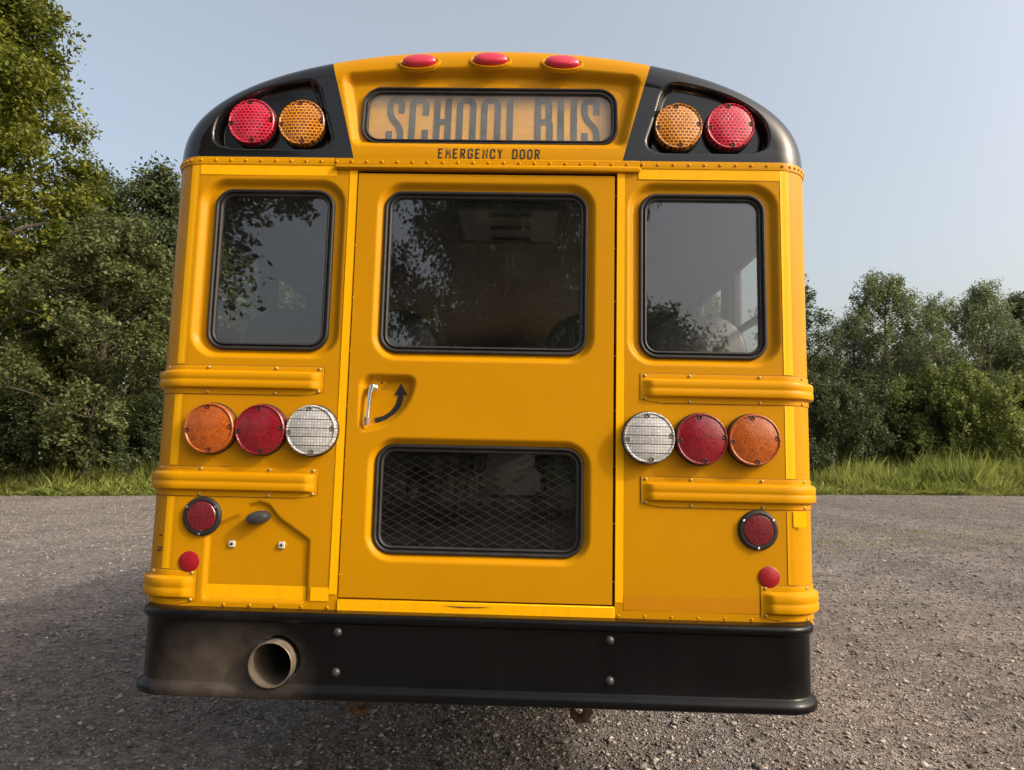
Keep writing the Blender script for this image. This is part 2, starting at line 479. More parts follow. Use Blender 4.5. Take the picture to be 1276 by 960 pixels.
class MB:
    """collects shapes that make up ONE piece"""
    def __init__(s): s.V = []; s.F = []
    def add(s, V, F):
        n = len(s.V); s.V += [tuple(v) for v in V]; s.F += [tuple(i + n for i in f) for f in F]; return s
    def box(s, x0, x1, y0, y1, z0, z1, b=0.0):
        if b <= 0:
            V = [(x, y, z) for z in (z0, z1) for y in (y0, y1) for x in (x0, x1)]
            F = [(0, 2, 3, 1), (4, 5, 7, 6), (0, 1, 5, 4), (2, 6, 7, 3), (0, 4, 6, 2), (1, 3, 7, 5)]
            return s.add(V, F)
        V = []; idx = {}
        X = (x0, x1); Y = (y0, y1); Z = (z0, z1)
        for i in (0, 1):
            for j in (0, 1):
                for k in (0, 1):
                    sx, sy, sz = (1 - 2 * i) * b, (1 - 2 * j) * b, (1 - 2 * k) * b
                    for a in range(3):
                        idx[(i, j, k, a)] = len(V)
                        V.append((X[i] + (0 if a == 0 else sx), Y[j] + (0 if a == 1 else sy), Z[k] + (0 if a == 2 else sz)))
        F = []
        for i in (0, 1):
            F.append([idx[(i, j, k, 0)] for j, k in ((0, 0), (1, 0), (1, 1), (0, 1))])
            F.append([idx[(j, i, k, 1)] for j, k in ((0, 0), (1, 0), (1, 1), (0, 1))])
            F.append([idx[(j, k, i, 2)] for j, k in ((0, 0), (1, 0), (1, 1), (0, 1))])
        for i in (0, 1):
            for j in (0, 1):
                F.append([idx[(i, j, 0, 0)], idx[(i, j, 0, 1)], idx[(i, j, 1, 1)], idx[(i, j, 1, 0)]])
                F.append([idx[(i, 0, j, 0)], idx[(i, 0, j, 2)], idx[(i, 1, j, 2)], idx[(i, 1, j, 0)]])
                F.append([idx[(0, i, j, 1)], idx[(0, i, j, 2)], idx[(1, i, j, 2)], idx[(1, i, j, 1)]])
                for k in (0, 1):
                    F.append([idx[(i, j, k, a)] for a in range(3)])
        return s.add(V, F)
    def lathe(s, c, prof, n=32, axis='y'):
        """prof = [(r, h)]; spun about an axis through c, h measured along it"""
        V = []; F = []
        m = len(prof)
        for r, h in prof:
            for i in range(n):
                a = 2 * PI * i / n
                u, w = r * math.cos(a), r * math.sin(a)
                V.append((c[0] + u, c[1] + h, c[2] + w) if axis == 'y' else (c[0] + h, c[1] + u, c[2] + w) if axis == 'x' else (c[0] + u, c[1] + w, c[2] + h))
        for j in range(m - 1):
            for i in range(n):
                F.append((j * n + i, j * n + (i + 1) % n, (j + 1) * n + (i + 1) % n, (j + 1) * n + i))
        return s.add(V, F)
    def tube(s, P, rad, n=8, cap=True):
        P = [Vector(p) for p in P]
        rad = [rad] * len(P) if np.isscalar(rad) else rad
        V = []; F = []
        up = Vector((0, 0, 1))
        for i, p in enumerate(P):
            d = (P[min(i + 1, len(P) - 1)] - P[max(i - 1, 0)]).normalized()
            a = d.cross(up if abs(d.z) < 0.93 else Vector((0, 1, 0))).normalized()
            b = d.cross(a)
            for k in range(n):
                t = 2 * PI * k / n
                V.append(p + (a * math.cos(t) + b * math.sin(t)) * rad[i])
        for i in range(len(P) - 1):
            for k in range(n):
                F.append((i * n + k, i * n + (k + 1) % n, (i + 1) * n + (k + 1) % n, (i + 1) * n + k))
        if cap:
            F.append(tuple(range(n)))
            F.append(tuple((len(P) - 1) * n + k for k in range(n)))
        return s.add(V, F)
    def prism(s, outline, y0, y1, bev=0.0):
        """outline in (x, z), extruded in y; bev rounds the face at y0 and y1"""
        pts = np.array(outline, float); c = pts.mean(0); n = len(pts)
        lay = [(y0, 1.0), (y1, 1.0)] if bev == 0 else [(y0, None), (y0 + bev * 0.3, 'h'), (y0 + bev, 1.0), (y1 - bev, 1.0), (y1 - bev * 0.3, 'h'), (y1, None)]
        V = []; F = []
        rad = np.abs(pts - c).max()
        for y, q in lay:
            k = 1.0 if q == 1.0 else 1 - bev / rad if q is None else 1 - 0.3 * bev / rad
            V += [(c[0] + (p[0] - c[0]) * k, y, c[1] + (p[1] - c[1]) * k) for p in pts]
        for j in range(len(lay) - 1):
            F += [(j * n + i, j * n + (i + 1) % n, (j + 1) * n + (i + 1) % n, (j + 1) * n + i) for i in range(n)]
        F.append(tuple(range(n))); F.append(tuple((len(lay) - 1) * n + i for i in range(n)))
        return s.add(V, F)
    def dome(s, c, r, h, n=8, axis='y'):
        """low rivet head standing proud towards -axis"""
        V = []; F = []
        for f, q in ((1.0, 0.0), (0.85, 0.55), (0.45, 0.92)):
            for i in range(n):
                a = 2 * PI * i / n
                V.append((c[0] + r * f * math.cos(a), c[1] - h * q, c[2] + r * f * math.sin(a)))
        V.append((c[0], c[1] - h, c[2]))
        for j in range(2):
            F += [(j * n + i, j * n + (i + 1) % n, (j + 1) * n + (i + 1) % n, (j + 1) * n + i) for i in range(n)]
        F += [(2 * n + i, 2 * n + (i + 1) % n, 3 * n) for i in range(n)]
        return s.add(V, F)
    def build(s, name, mat, parent=None, smooth=True, sharp=38, kind=None):
        import bmesh
        o = mk(name, s.V, s.F, mat, parent, smooth=False, kind=kind)
        bm = bmesh.new(); bm.from_mesh(o.data)
        bmesh.ops.recalc_face_normals(bm, faces=bm.faces)
        bm.to_mesh(o.data); bm.free()
        if smooth:
            o.data.polygons.foreach_set('use_smooth', np.ones(len(o.data.polygons), bool))
            o.data.set_sharp_from_angle(angle=R_(sharp))
        return o

def rr_path(x0, x1, z0, z1, r, n=10):
    P = []
    for cx, cz, a0 in ((x1 - r, z1 - r, 0), (x0 + r, z1 - r, 90), (x0 + r, z0 + r, 180), (x1 - r, z0 + r, 270)):
        for i in range(n + 1):
            a = R_(a0 + 90 * i / n)
            P.append((cx + r * math.cos(a), cz + r * math.sin(a), math.cos(a), math.sin(a)))
    return P
def sd_rr(x, z, x0, x1, z0, z1, r):
    cx, cz = (x0 + x1) / 2, (z0 + z1) / 2
    qx = np.abs(x - cx) - (x1 - x0) / 2 + r
    qz = np.abs(z - cz) - (z1 - z0) / 2 + r
    return np.hypot(np.maximum(qx, 0), np.maximum(qz, 0)) + np.minimum(np.maximum(qx, qz), 0) - r
def sd_poly(x, z, P):
    d = np.full(x.shape, 1e9); inside = np.zeros(x.shape, bool)
    n = len(P)
    for i in range(n):
        ax, az = P[i]; bx, bz = P[(i + 1) % n]
        ex, ez = bx - ax, bz - az
        wx, wz = x - ax, z - az
        t = np.clip((wx * ex + wz * ez) / (ex * ex + ez * ez), 0, 1)
        d = np.minimum(d, np.hypot(wx - ex * t, wz - ez * t))
        cr = ((az > z) != (bz > z))
        xi = ax + (z - az) / (ez if abs(ez) > 1e-12 else 1e-12) * ex
        inside ^= cr & (x < xi)
    return np.where(inside, -d, d)
def sstep(t):
    t = np.clip(t, 0, 1)
    return t * t * (3 - 2 * t)
def grid_mesh(X, Y, Z, keep=None):
    nr, nc = X.shape
    V = np.stack([X, Y, Z], -1).reshape(-1, 3)
    I = np.arange(nr * nc).reshape(nr, nc)
    F = np.stack([I[:-1, :-1], I[:-1, 1:], I[1:, 1:], I[1:, :-1]], -1).reshape(-1, 4)
    if keep is not None:
        k = keep[:-1, :-1] & keep[1:, :-1] & keep[:-1, 1:] & keep[1:, 1:]
        F = F[k.ravel()]
        used = np.zeros(len(V), bool); used[F.ravel()] = True
        mp = np.cumsum(used) - 1
        V = V[used]; F = mp[F]
    return V, F

# ------------------------------------------------------------------ ground
def fall(x, y):
    """the lot falls gently to the right where the bus stands"""
    return -0.0227 * x * np.exp(-(x / 7.0) ** 2) * np.exp(-((y - 3) / 11.0) ** 2)
def rough(x, y):
    return 0.018 * np.sin(0.9 * x + 1.3 * np.sin(0.5 * y)) * np.sin(0.7 * y + 0.4) * np.clip((np.hypot(x, y + 2.5) - 5) / 8, 0, 1)
def lot_edge(x):
    return 30.2 - 0.0045 * x * x * (np.abs(x) < 60) - 0.0 + 0.35 * np.sin(0.43 * x) + 0.2 * np.sin(1.1 * x + 1)
xs = np.concatenate([np.arange(-60, -14, 1.0), np.arange(-14, 14, 0.25), np.arange(14, 60.1, 1.0)])
ys = np.concatenate([np.arange(-40, -4, 1.0), np.arange(-4, 16, 0.25), np.linspace(16, 34, 30)])
GX, GY = np.meshgrid(xs, ys)
GZ = fall(GX, GY) + rough(GX, GY)
V, F = grid_mesh(GX, GY, GZ, keep=(GY < lot_edge(GX) + 0.6))
lot = mk('gravel_lot', V, F, GRAVEL)
tag(lot, 'grey brown crushed gravel lot under and around the bus', 'ground', kind='structure')
def bank(x, y):
    d = y - lot_edge(x)
    far = 0.55 * sstep(d / 7.0) + 0.12 * np.sin(0.31 * x + 0.5) * sstep(d / 4.0)
    return np.where(d > -0.8, far - 0.05 + 0.03 * sstep((d + .8) / .8), -0.05 - 0.45 * sstep((-d - .8) / 6))
xs = np.concatenate([np.linspace(-600, -62, 12), np.arange(-60, 60.1, 1.5), np.linspace(62, 600, 12)])
ys = np.concatenate([np.linspace(-500, -45, 10), np.arange(-42, 24, 6.0), np.arange(24, 52, 0.6), np.linspace(53, 900, 16)])
GX, GY = np.meshgrid(xs, ys)
V, F = grid_mesh(GX, GY, bank(GX, GY))
med = mk('meadow_ground', V, F, SOIL)
tag(med, 'grassy ground rising from the gravel edge to the trees', 'ground', kind='structure')

rng = np.random.default_rng(7)
def make_stones(n):
    cx, cy = cam.location.x, cam.location.y
    d = 3.0 * (31 / 3.0) ** rng.random(n) ** 0.92
    a = np.radians(rng.uniform(-47, 47, n))
    x = cx + d * np.tan(a) * 0.82; y = cy + d
    s = 0.0058 * np.exp(rng.normal(0, 0.45, n)) * (0.75 + d / 9.0)
    s[rng.random(n) < 0.006] *= 2.4
    s = np.minimum(s, 0.030)
    base = np.array([(1, 0, 0), (0, 1, 0), (-1, 0, 0), (0, -1, 0), (0, 0, .8), (0, 0, -.7)], float)
    P = base[None] * rng.uniform(0.6, 1.3, (n, 6, 1)) + rng.normal(0, 0.16, (n, 6, 3))
    P[:, :, 2] *= 0.62
    ang = rng.uniform(0, 2 * PI, n); c, q = np.cos(ang)[:, None], np.sin(ang)[:, None]
    px, py = P[:, :, 0] * c - P[:, :, 1] * q, P[:, :, 0] * q + P[:, :, 1] * c
    tx = rng.normal(0, .3, (n, 1)); pz = P[:, :, 2] + tx * px
    V = np.stack([px, py, pz], -1) * s[:, None, None]
    V[:, :, 0] += x[:, None]; V[:, :, 1] += y[:, None]
    V[:, :, 2] += (fall(x, y) + rough(x, y) + s * 0.22)[:, None]
    f = np.array([(0, 1, 4), (1, 2, 4), (2, 3, 4), (3, 0, 4), (1, 0, 5), (2, 1, 5), (3, 2, 5), (0, 3, 5)])
    F = (f[None] + (np.arange(n) * 6)[:, None, None]).reshape(-1, 3)
    o = mk_fast('loose_stones', V.reshape(-1, 3), 3, STONE, F=F)
    tag(o, 'loose grey and tan stones strewn over the gravel lot', 'stones', kind='stuff')
make_stones(112000)

def make_grass():
    def blades(n, x, y, hmin, hmax, w, zf):
        h = rng.uniform(hmin, hmax, n); a = rng.uniform(0, 2 * PI, n)
        lean = rng.normal(0, 0.28, (n, 2)) * h[:, None]
        z = zf(x, y)
        b = np.stack([x, y, z], -1)
        sd = np.stack([np.cos(a), np.sin(a), np.zeros(n)], -1) * (w * rng.uniform(.6, 1.3, n))[:, None] / 2
        mid = b + np.stack([lean[:, 0] * .35, lean[:, 1] * .35, h * .6], -1)
        tip = b + np.stack([lean[:, 0], lean[:, 1], h], -1)
        V = np.stack([b - sd * .8, b + sd * .8, mid + sd, tip, mid - sd], 1)
        return V
    n = 135000
    x = rng.uniform(-36, 36, n)
    t = rng.random(n) ** 1.15
    y = lot_edge(x) - 0.25 + t * 11
    clump = 0.5 + 0.5 * np.sin(1.9 * x + 2 * np.sin(.8 * y)) * np.sin(1.3 * y + .6 * x)
    hh = (0.26 + 0.80 * sstep((y - lot_edge(x)) / 2.5)) * (0.55 + 0.8 * clump)
    tallw = rng.random(n) < 0.05
    hh[tallw] *= 1.5
    V = blades(n, x, y, 0.5, 1.3, 0.036, bank)
    b = V[:, :1].copy(); b[:, 0] = (V[:, 0] + V[:, 1])[:, :].mean() * 0 + (V[:, 0] + V[:, 1]) / 2
    V = b + (V - b) * np.stack([np.ones(n), np.ones(n), hh], -1)[:, None]
    o = mk_fast('tall_grass', V.reshape(-1, 3), 5, GRASSM)
    tag(o, 'strip of tall green grass and weeds between gravel and trees', 'grass', kind='stuff')
    # thin low weeds coming through the gravel on the right and far left
    m = 1300
    cxs = rng.uniform(5.5, 11.5, 40); cys = 9.0 + 3.2 * rng.random(40) + (cxs - 6) * .25
    k = rng.integers(0, 40, m)
    x = cxs[k] + rng.normal(0, .45, m); y = cys[k] + rng.normal(0, .3, m)
    V = blades(m, x, y, 0.015, 0.05, 0.012, lambda a, b: fall(a, b) + rough(a, b))
    o = mk_fast('sparse_weeds', V.reshape(-1, 3), 5, GRASSM)
    tag(o, 'sparse low weeds sprouting through the gravel right of the bus', 'weeds', kind='stuff')
make_grass()

# ------------------------------------------------------------------ trees
def make_tree_meshes(seed, H, base, Rc, nl, lobe, clump, nclump, per, leaf, shape='round', flat=0.7, up=-0.1):
    """returns (trunk verts/faces MB, leaf verts) for a tree of height H with its crown from base up"""
    g = np.random.default_rng(seed)
    mb = MB()
    tops = []
    lean = g.normal(0, 0.03, 2)
    def axis(z): return np.array([lean[0] * z + 0.10 * math.sin(z * .7 + seed), lean[1] * z + 0.10 * math.cos(z * .6 + seed), z])
    r0 = 0.014 * H + 0.05
    zs = np.linspace(-0.3, H * 0.9, 12)
    mb.tube([axis(z) for z in zs], [r0 * (1.25 - 1.15 * (z + .3) / (H * .9 + .3)) for z in zs], 8)
    leaves = []
    for i in range(nl):
        t = ((i + g.random()) / nl) ** 0.85
        z = base + (H - base) * t * 0.94
        env = {'round': math.sin(PI * (0.16 + 0.80 * t)), 'cone': (1.02 - t) ** .7 * (0.55 + .45 * min(1, t * 6)), 'vase': 0.45 + 0.7 * t - 0.75 * max(0, t - .7) / .3 * .9,
               'spire': (0.35 + 1.1 * t if t < .5 else 0.9 * max(0.0, 1.0 - ((t - .5) / .52) ** 1.5) + .12),
               'bush': (1 - t * t) ** .5 * 0.95 + 0.05}[shape] * Rc
        a = i * 2.39996 + g.normal(0, .5)
        rr = env * (0.30 + 0.70 * math.sqrt(g.random())) if i % 5 else env * .2
        c = axis(z) + np.array([math.cos(a) * rr, math.sin(a) * rr, 0])
        lr = lobe * (0.7 + 0.6 * g.random()) * (0.65 + .35 * env / Rc)
        # limb from the trunk to the lobe
        zb = max(base * 0.55, z - 0.5 * rr - 0.3)
        p0 = axis(zb); p3 = c - np.array([0, 0, lr * .2])
        P = [p0, p0 + (p3 - p0) * .35 + np.array([0, 0, .12 * rr]), p0 + (p3 - p0) * .7 + np.array([0, 0, .10 * rr]), p3]
        rb = r0 * (0.38 - .2 * t)
        mb.tube(P, [rb, rb * .75, rb * .5, rb * .25], 5, cap=False)
        # leaf clumps over the lobe's shell
        u = g.normal(size=(nclump, 3)); u /= np.linalg.norm(u, axis=1)[:, None]
        u[:, 2] = np.where(u[:, 2] < -.35, -u[:, 2] * .8, u[:, 2])
        rad = lr * (0.45 + 0.62 * g.random(nclump) ** .6)
        cc = c + u * rad[:, None] * np.array([1, 1, flat])
        for k in range(0, nclump, max(1, nclump // 5)):
            mb.tube([p3, (p3 + cc[k]) / 2 + np.array([0, 0, .05]), cc[k]], [rb * .25, rb * .16, rb * .06], 3, cap=False)
        cr = clump * g.uniform(.6, 1.35, nclump)
        m = nclump * per
        idx = np.repeat(np.arange(nclump), per)
        # leaves sit along sprays that reach out of the lobe (upright on willowy kinds, level or drooping on broad ones)
        nsp = 3
        sd_ = u[:, None, :] * (1.0 - .45 * max(up, 0)) + np.array([0, 0, up]) + g.normal(size=(nclump, nsp, 3)) * .45
        sd_ /= np.linalg.norm(sd_, axis=2)[:, :, None]
        which = g.integers(0, nsp, m)
        tt = g.random(m) ** .8 * 2.1 - .55
        off = g.normal(size=(m, 3)) * (cr[idx] * (.36 - .10 * np.clip(tt, 0, 1.5)))[:, None] + sd_[idx, which] * (tt * cr[idx])[:, None]
        P = cc[idx] + off
        P[:, 2] -= (0.30 if up < .3 else 0.05) * np.hypot(off[:, 0], off[:, 1])          # twigs droop at their ends
        nrm = g.normal(size=(m, 3)) * .75 + np.array([0, 0, .75]) + u[idx] * .55
        nrm /= np.linalg.norm(nrm, axis=1)[:, None]
        tv = np.cross(nrm, g.normal(size=(m, 3))); tv /= np.linalg.norm(tv, axis=1)[:, None] + 1e-9
        bv = np.cross(nrm, tv)
        L = leaf * g.uniform(.6, 1.35, m)[:, None]
        leaves.append(np.stack([P - tv * L * .5, P + bv * L * .27, P + tv * L * .5, P - bv * L * .27], 1))
    return mb, np.concatenate(leaves).reshape(-1, 3)
PROTO = {}
def proto(key, mat, *a, **k):
    mb, L = make_tree_meshes(*a, **k)
    nm = 'bush' if key.startswith('bush') else 'tree'
    me_t = mb.build('trunk', BARK); me_l = mk_fast('crown', L, 4, mat)
    mt, ml = me_t.data, me_l.data
    bpy.data.objects.remove(me_t); bpy.data.objects.remove(me_l)
    PROTO[key] = (mt, ml, a[1])
proto('tall', LF_BRIGHT, 11, 24.0, 2.0, 7.4, 74, 1.45, 0.55, 24, 50, 0.23, 'cone', 0.55)
proto('high', LF_DARK, 19, 19.0, 5.8, 4.6, 34, 1.5, 0.6, 22, 40, 0.26, 'round')
proto('olive', LF_OLIVE, 23, 12.5, 1.2, 4.5, 50, 1.15, 0.44, 24, 46, 0.18, 'round')
proto('dark', LF_DARK, 37, 15.5, 1.5, 5.2, 52, 1.4, 0.55, 24, 46, 0.21, 'round')
proto('airy', LF_GREY, 51, 12.5, 1.6, 3.1, 54, 0.80, 0.34, 20, 34, 0.145, 'spire', 1.35, 1.1)
proto('slim', LF_DARK, 68, 14.0, 2.0, 2.1, 36, 0.80, 0.36, 20, 40, 0.15, 'round', 1.1, 1.0)
proto('bush', LF_SHRUB, 77, 4.2, 0.15, 3.0, 40, 0.62, 0.28, 20, 36, 0.13, 'bush', 1.5, 1.3)
proto('bush_dark', LF_DARK, 83, 4.6, 0.15, 3.2, 38, 0.75, 0.32, 20, 38, 0.14, 'bush', 1.4, 0.9)
def plant(name, key, loc, h, label, cat, group, rot=0.0, wide=1.0, mat=None):
    mt, ml, H0 = PROTO[key]
    e = bpy.data.objects.new(name, None); link(e)
    s = h / H0
    e.location = loc; e.scale = (s * wide, s * wide, s); e.rotation_euler = (0, 0, rot)
    t = bpy.data.objects.new('stem' if cat == 'shrub' else 'trunk', mt); link(t, e)
    c = bpy.data.objects.new('foliage' if cat == 'shrub' else 'crown', ml); link(c, e)
    tag(e, label, cat, group)
    return e
def at(px, dist, h=0.5):
    """ground spot seen in picture column px at a distance of dist metres"""
    return (cam.location.x + (px - 638) / 862 * dist * 1.006, cam.location.y + dist, h)
TG = 'trees beyond the lot'
def T(px, dist, top, key, name, label, rot, wide=1.0, cat='tree', group=TG):
    x, y, _ = at(px, dist)
    z = float(bank(np.array(x), np.array(y)))
    h = (577 - top) / 862 * dist / math.cos(0) + 1.43 - z
    return plant(name, key, (x, y, z), h, label, cat, group, rot, wide)
T(-38, 35.5, -95, 'tall', 'broadleaf_tree', 'tallest yellow green broadleaf tree at the left edge of the picture', 0.4, 1.0)
T(185, 42, 196, 'dark', 'broadleaf_tree', 'dark green tree just left of the bus roof', 1.0, 0.95)
T(95, 46, 196, 'dark', 'broadleaf_tree', 'dark tree showing between the tallest tree and the bus', 2.2, 0.9)
T(120, 33.5, 262, 'olive', 'broadleaf_tree', 'dusty olive green bushy tree in front of the dark trees on the left', 0.2, 1.0)
T(5, 33, 420, 'olive', 'broadleaf_tree', 'low olive tree under the tallest tree at left', 2.9, 1.25)
T(285, 45, 235, 'dark', 'broadleaf_tree', 'dark tree seen through the left rear window of the bus', 4.0, 1.0)
T(400, 47, 300, 'olive', 'broadleaf_tree', 'olive tree standing beyond the bus, left of its door', 1.3, 1.0)
T(520, 50, 330, 'dark', 'broadleaf_tree', 'dark tree standing straight beyond the bus door', 5.1, 1.0)
T(640, 50, 350, 'olive', 'broadleaf_tree', 'olive tree hidden straight ahead of the bus', 3.3, 1.0)
T(760, 52, 360, 'dark', 'broadleaf_tree', 'dark tree hidden ahead of the bus to the right', 2.0, 0.9)
T(880, 50, 365, 'airy', 'broadleaf_tree', 'airy tree seen through the right rear window of the bus', 0.9, 1.0)
T(1006, 38, 322, 'slim', 'slender_tree', 'slender tree rising against the right edge of the bus', 1.7, 1.25)
T(1108, 42, 342, 'airy', 'broadleaf_tree', 'airy grey green tree with feathery top, tallest right of the slender one', 0.3, 1.1)
T(1170, 46, 372, 'airy', 'broadleaf_tree', 'grey green tree with the lower crown between the two feathery ones', 2.4, 1.0)
T(1238, 42, 352, 'airy', 'broadleaf_tree', 'airy feathery tree near the right edge of the picture', 4.4, 0.95)
T(1068, 45, 392, 'airy', 'broadleaf_tree', 'lower grey green tree just left of the first feathery crown', 5.3, 0.9)
T(1285, 43, 360, 'slim', 'slender_tree', 'slender tree at the very right edge of the picture', 0.8, 1.3)
T(1330, 44, 372, 'dark', 'broadleaf_tree', 'dark tree cut off by the right edge of the picture', 3.0, 0.9)
T(1020, 60, 440, 'dark', 'broadleaf_tree', 'low far tree between the slender tree and the feathery one', 0.0, 1.0)
T(1130, 56, 430, 'dark', 'broadleaf_tree', 'dark far tree behind the feathery trees on the right', 1.9, 1.2)
T(1250, 56, 430, 'dark', 'broadleaf_tree', 'dark far tree behind the trees at the right edge', 5.0, 1.2)
OG = 'trees continuing the row outside the picture'
for i, (px, d, top) in enumerate(((-230, 37, 150), (-400, 40, 210), (-560, 42, 190), (-760, 44, 230))):
    T(px, d, top, ('dark', 'olive')[i % 2], 'broadleaf_tree', ('nearest', 'second', 'third', 'farthest')[i] + ' tree of the row beyond the left edge of the picture', 1.3 * i, 1.0, 'tree', OG)
for i, (px, d, top) in enumerate(((1430, 43, 360), (1560, 44, 340), (1700, 42, 370), (1860, 45, 350), (2040, 44, 340))):
    T(px, d, top, ('airy', 'dark')[i % 2], 'broadleaf_tree', ('nearest', 'second', 'third', 'fourth', 'farthest')[i] + ' tree of the row beyond the right edge of the picture', 1.1 * i, 1.1, 'tree', OG)
SG = 'shrubs along the grass edge'
def B(px, dist, top, key, label, rot, wide=1.0): return T(px, dist, top, key, 'shrub', label, rot, wide, 'shrub', SG)
B(1036, 36, 492, 'bush_dark', 'dark rounded shrub beside the right edge of the bus', 0.5, 0.85)
B(1078, 41, 480, 'bush_dark', 'dark shrub beneath the first feathery tree', 1.5, 1.1)
B(1160, 38, 478, 'bush', 'fresh green spreading shrub below the lower crowned tree', 2.2, 0.85)
B(1215, 37, 474, 'bush', 'tall fresh green shrub below the feathery tree at right', 4.1, 0.9)
B(1285, 37, 486, 'bush', 'fresh green shrub cut off by the right edge', 5.0, 0.9)
B(1125, 39, 515, 'bush_dark', 'small dark shrub between the fresh green ones', 0.0, 0.95)
B(35, 32.6, 500, 'bush_dark', 'dark shrub under the tallest tree at the left edge', 0.7, 1.1)
B(105, 36, 500, 'bush_dark', 'dark shrub under the olive tree', 2.7, 1.2)
B(185, 35, 505, 'bush_dark', 'dark shrub under the trees beside the left edge of the bus', 3.6, 1.1)
B(270, 37, 490, 'bush_dark', 'dark shrub beyond the bus, behind its left windows', 1.1, 1.1)
B(420, 38, 500, 'bush', 'shrub hidden beyond the bus, left of centre', 0.3, 1.2)
B(600, 39, 500, 'bush_dark', 'shrub hidden straight beyond the bus', 2.0, 1.2)
B(780, 39, 500, 'bush', 'shrub hidden beyond the bus, right of centre', 4.0, 1.2)
B(930, 38, 490, 'bush_dark', 'dark shrub beyond the bus, behind its right windows', 5.5, 1.1)
B(-90, 33, 470, 'bush_dark', 'dark shrub just outside the left edge', 4.5, 1.2)
# the trees behind the photographer, which the rear windows mirror
MG = 'trees mirrored in the rear windows'
def M(loc, h, key, name, label, rot, wide=1.0, cat='tree'): return plant(name, key, (loc[0], loc[1], -0.05), h, label, cat, MG, rot, wide)
M((-0.9, -15.0), 14.0, 'dark', 'broadleaf_tree', 'tree mirrored in the large emergency door window', 0.6, 0.62)
M((-11.0, -14.5), 20.0, 'high', 'broadleaf_tree', 'tree whose branches are mirrored in the left rear window', 2.0, 1.0)
M((3.5, -18.0), 5.5, 'bush_dark', 'shrub', 'shrub mirrored at the bottom of the right rear window', 1.0, 0.7, 'shrub')
M((-3.6, -20.0), 4.4, 'bush_dark', 'shrub', 'shrub mirrored at the lower left of the door window', 3.0, 0.55, 'shrub')
M((-0.1, -18.5), 15.5, 'dark', 'broadleaf_tree', 'second tree added to thicken the dark crown mirrored in the door window', 3.6, 0.50)  # added behind the first tree to make its reflection denser
M((-0.6, -22.5), 18.0, 'dark', 'broadleaf_tree', 'farthest tree added as a dark back layer for the door window reflection', 1.4, 0.50)  # added to close the sky gaps in the mirrored crown

# ------------------------------------------------------------------ the bus
ROLL, YAW = R_(1.30), R_(-1.42)
bus = bpy.data.objects.new('school_bus', None); link(bus)
bus.rotation_euler = (0, ROLL, YAW)
tag(bus, 'yellow school bus seen from behind, black bumper and emergency door', 'bus')
W, RC, Z0, HC = 1.2125, 0.13, 2.566, 0.496
LB = 6.4
def plan(side, x_in, y_end, step=0.02, narc=14, off=0.0):
    """body outline in plan from the flat rear (|x| = x_in) round the corner and along the side: x, y, nx, ny, s"""
    P = []
    xf = W - RC
    for x in np.linspace(x_in, xf, max(2, int((xf - x_in) / step) + 1)):
        P.append((x, 0.0, 0.0, -1.0))
    for i in range(1, narc + 1):
        a = PI / 2 * i / narc
        P.append((xf + RC * math.sin(a), RC - RC * math.cos(a), math.sin(a), -math.cos(a)))
    if y_end > RC:
        for y in np.linspace(RC, y_end, max(2, int((y_end - RC) / 0.4) + 1))[1:]:
            P.append((W, y, 1.0, 0.0))
    P = np.array(P)
    P[:, 0] += P[:, 2] * off; P[:, 1] += P[:, 3] * off
    s = np.concatenate([[0], np.cumsum(np.hypot(np.diff(P[:, 0]), np.diff(P[:, 1])))])
    P[:, 0] *= side; P[:, 2] *= side
    return P, s

# window layouts (x0, x1, z0, z1): outer edge of the pressed recess and middle line of the rubber
WIN = {'left': ((-1.082, -0.526, 1.797, 2.484, 0.10), (-1.0145, -0.586, 1.843, 2.434, 0.055)),
       'right': ((0.526, 1.082, 1.797, 2.488, 0.10), (0.586, 1.0235, 1.840, 2.436, 0.055)),
       'door': ((-0.408, 0.410, 1.797, 2.478, 0.10), (-0.369, 0.369, 1.842, 2.434, 0.055)),
       'low': ((-0.400, 0.402, 1.078, 1.520, 0.10), (-0.362, 0.363, 1.118, 1.482, 0.055))}
DR = 0.022
def recess(x, z, key, bev=0.027):
    o = WIN[key][0]
    return DR * sstep(-sd_rr(x, z, *o) / bev)
def keep_win(x, z, key):
    return sd_rr(x, z, *WIN[key][1]) > 0.0
PLATE = [(-0.972, 0.80), (-0.972, 1.16), (-0.935, 1.20), (-0.86, 1.235), (-0.825, 1.272), (-0.785, 1.284), (-0.745, 1.272), (-0.705, 1.225), (-0.592, 1.150), (-0.588, 0.80)]
XD = 0.487
def rear_panel(side):
    P, s = plan(side, XD, RC + 0.02, step=0.005)
    P = np.concatenate([P[:1] + np.array([[0, 0.03, 0, 0]]), P])
    zs = np.arange(0.885, Z0 - 0.0, 0.005)
    zs[-1] = Z0 - 0.0005
    X = np.repeat(P[:, 0][None], len(zs), 0); Y = np.repeat(P[:, 1][None], len(zs), 0)
    Z = np.repeat(zs[:, None], len(P), 1)
    key = 'left' if side < 0 else 'right'
    edge = np.arange(len(P))[None] > 0
    Y = Y + recess(X, Z, key) * edge
    if side < 0:
        Y = Y + edge * 0.011 * sstep(-(sd_poly(X, Z, PLATE)) / 0.016) * sstep((Z - 0.925) / 0.02)
    # gentle oil-canning of the sheet
    Y = Y + edge * 0.0012 * np.sin(5.1 * X + side) * np.sin(6.3 * Z + 1.7)
    V, F = grid_mesh(X, Y, Z, keep_win(X, Z, key))
    if side > 0: F = F[:, ::-1]
    o = mk('rear_panel', V, F[:, ::-1] if side > 0 else F, YEL, bus)
    return o
pl = rear_panel(-1); pr = rear_panel(1)

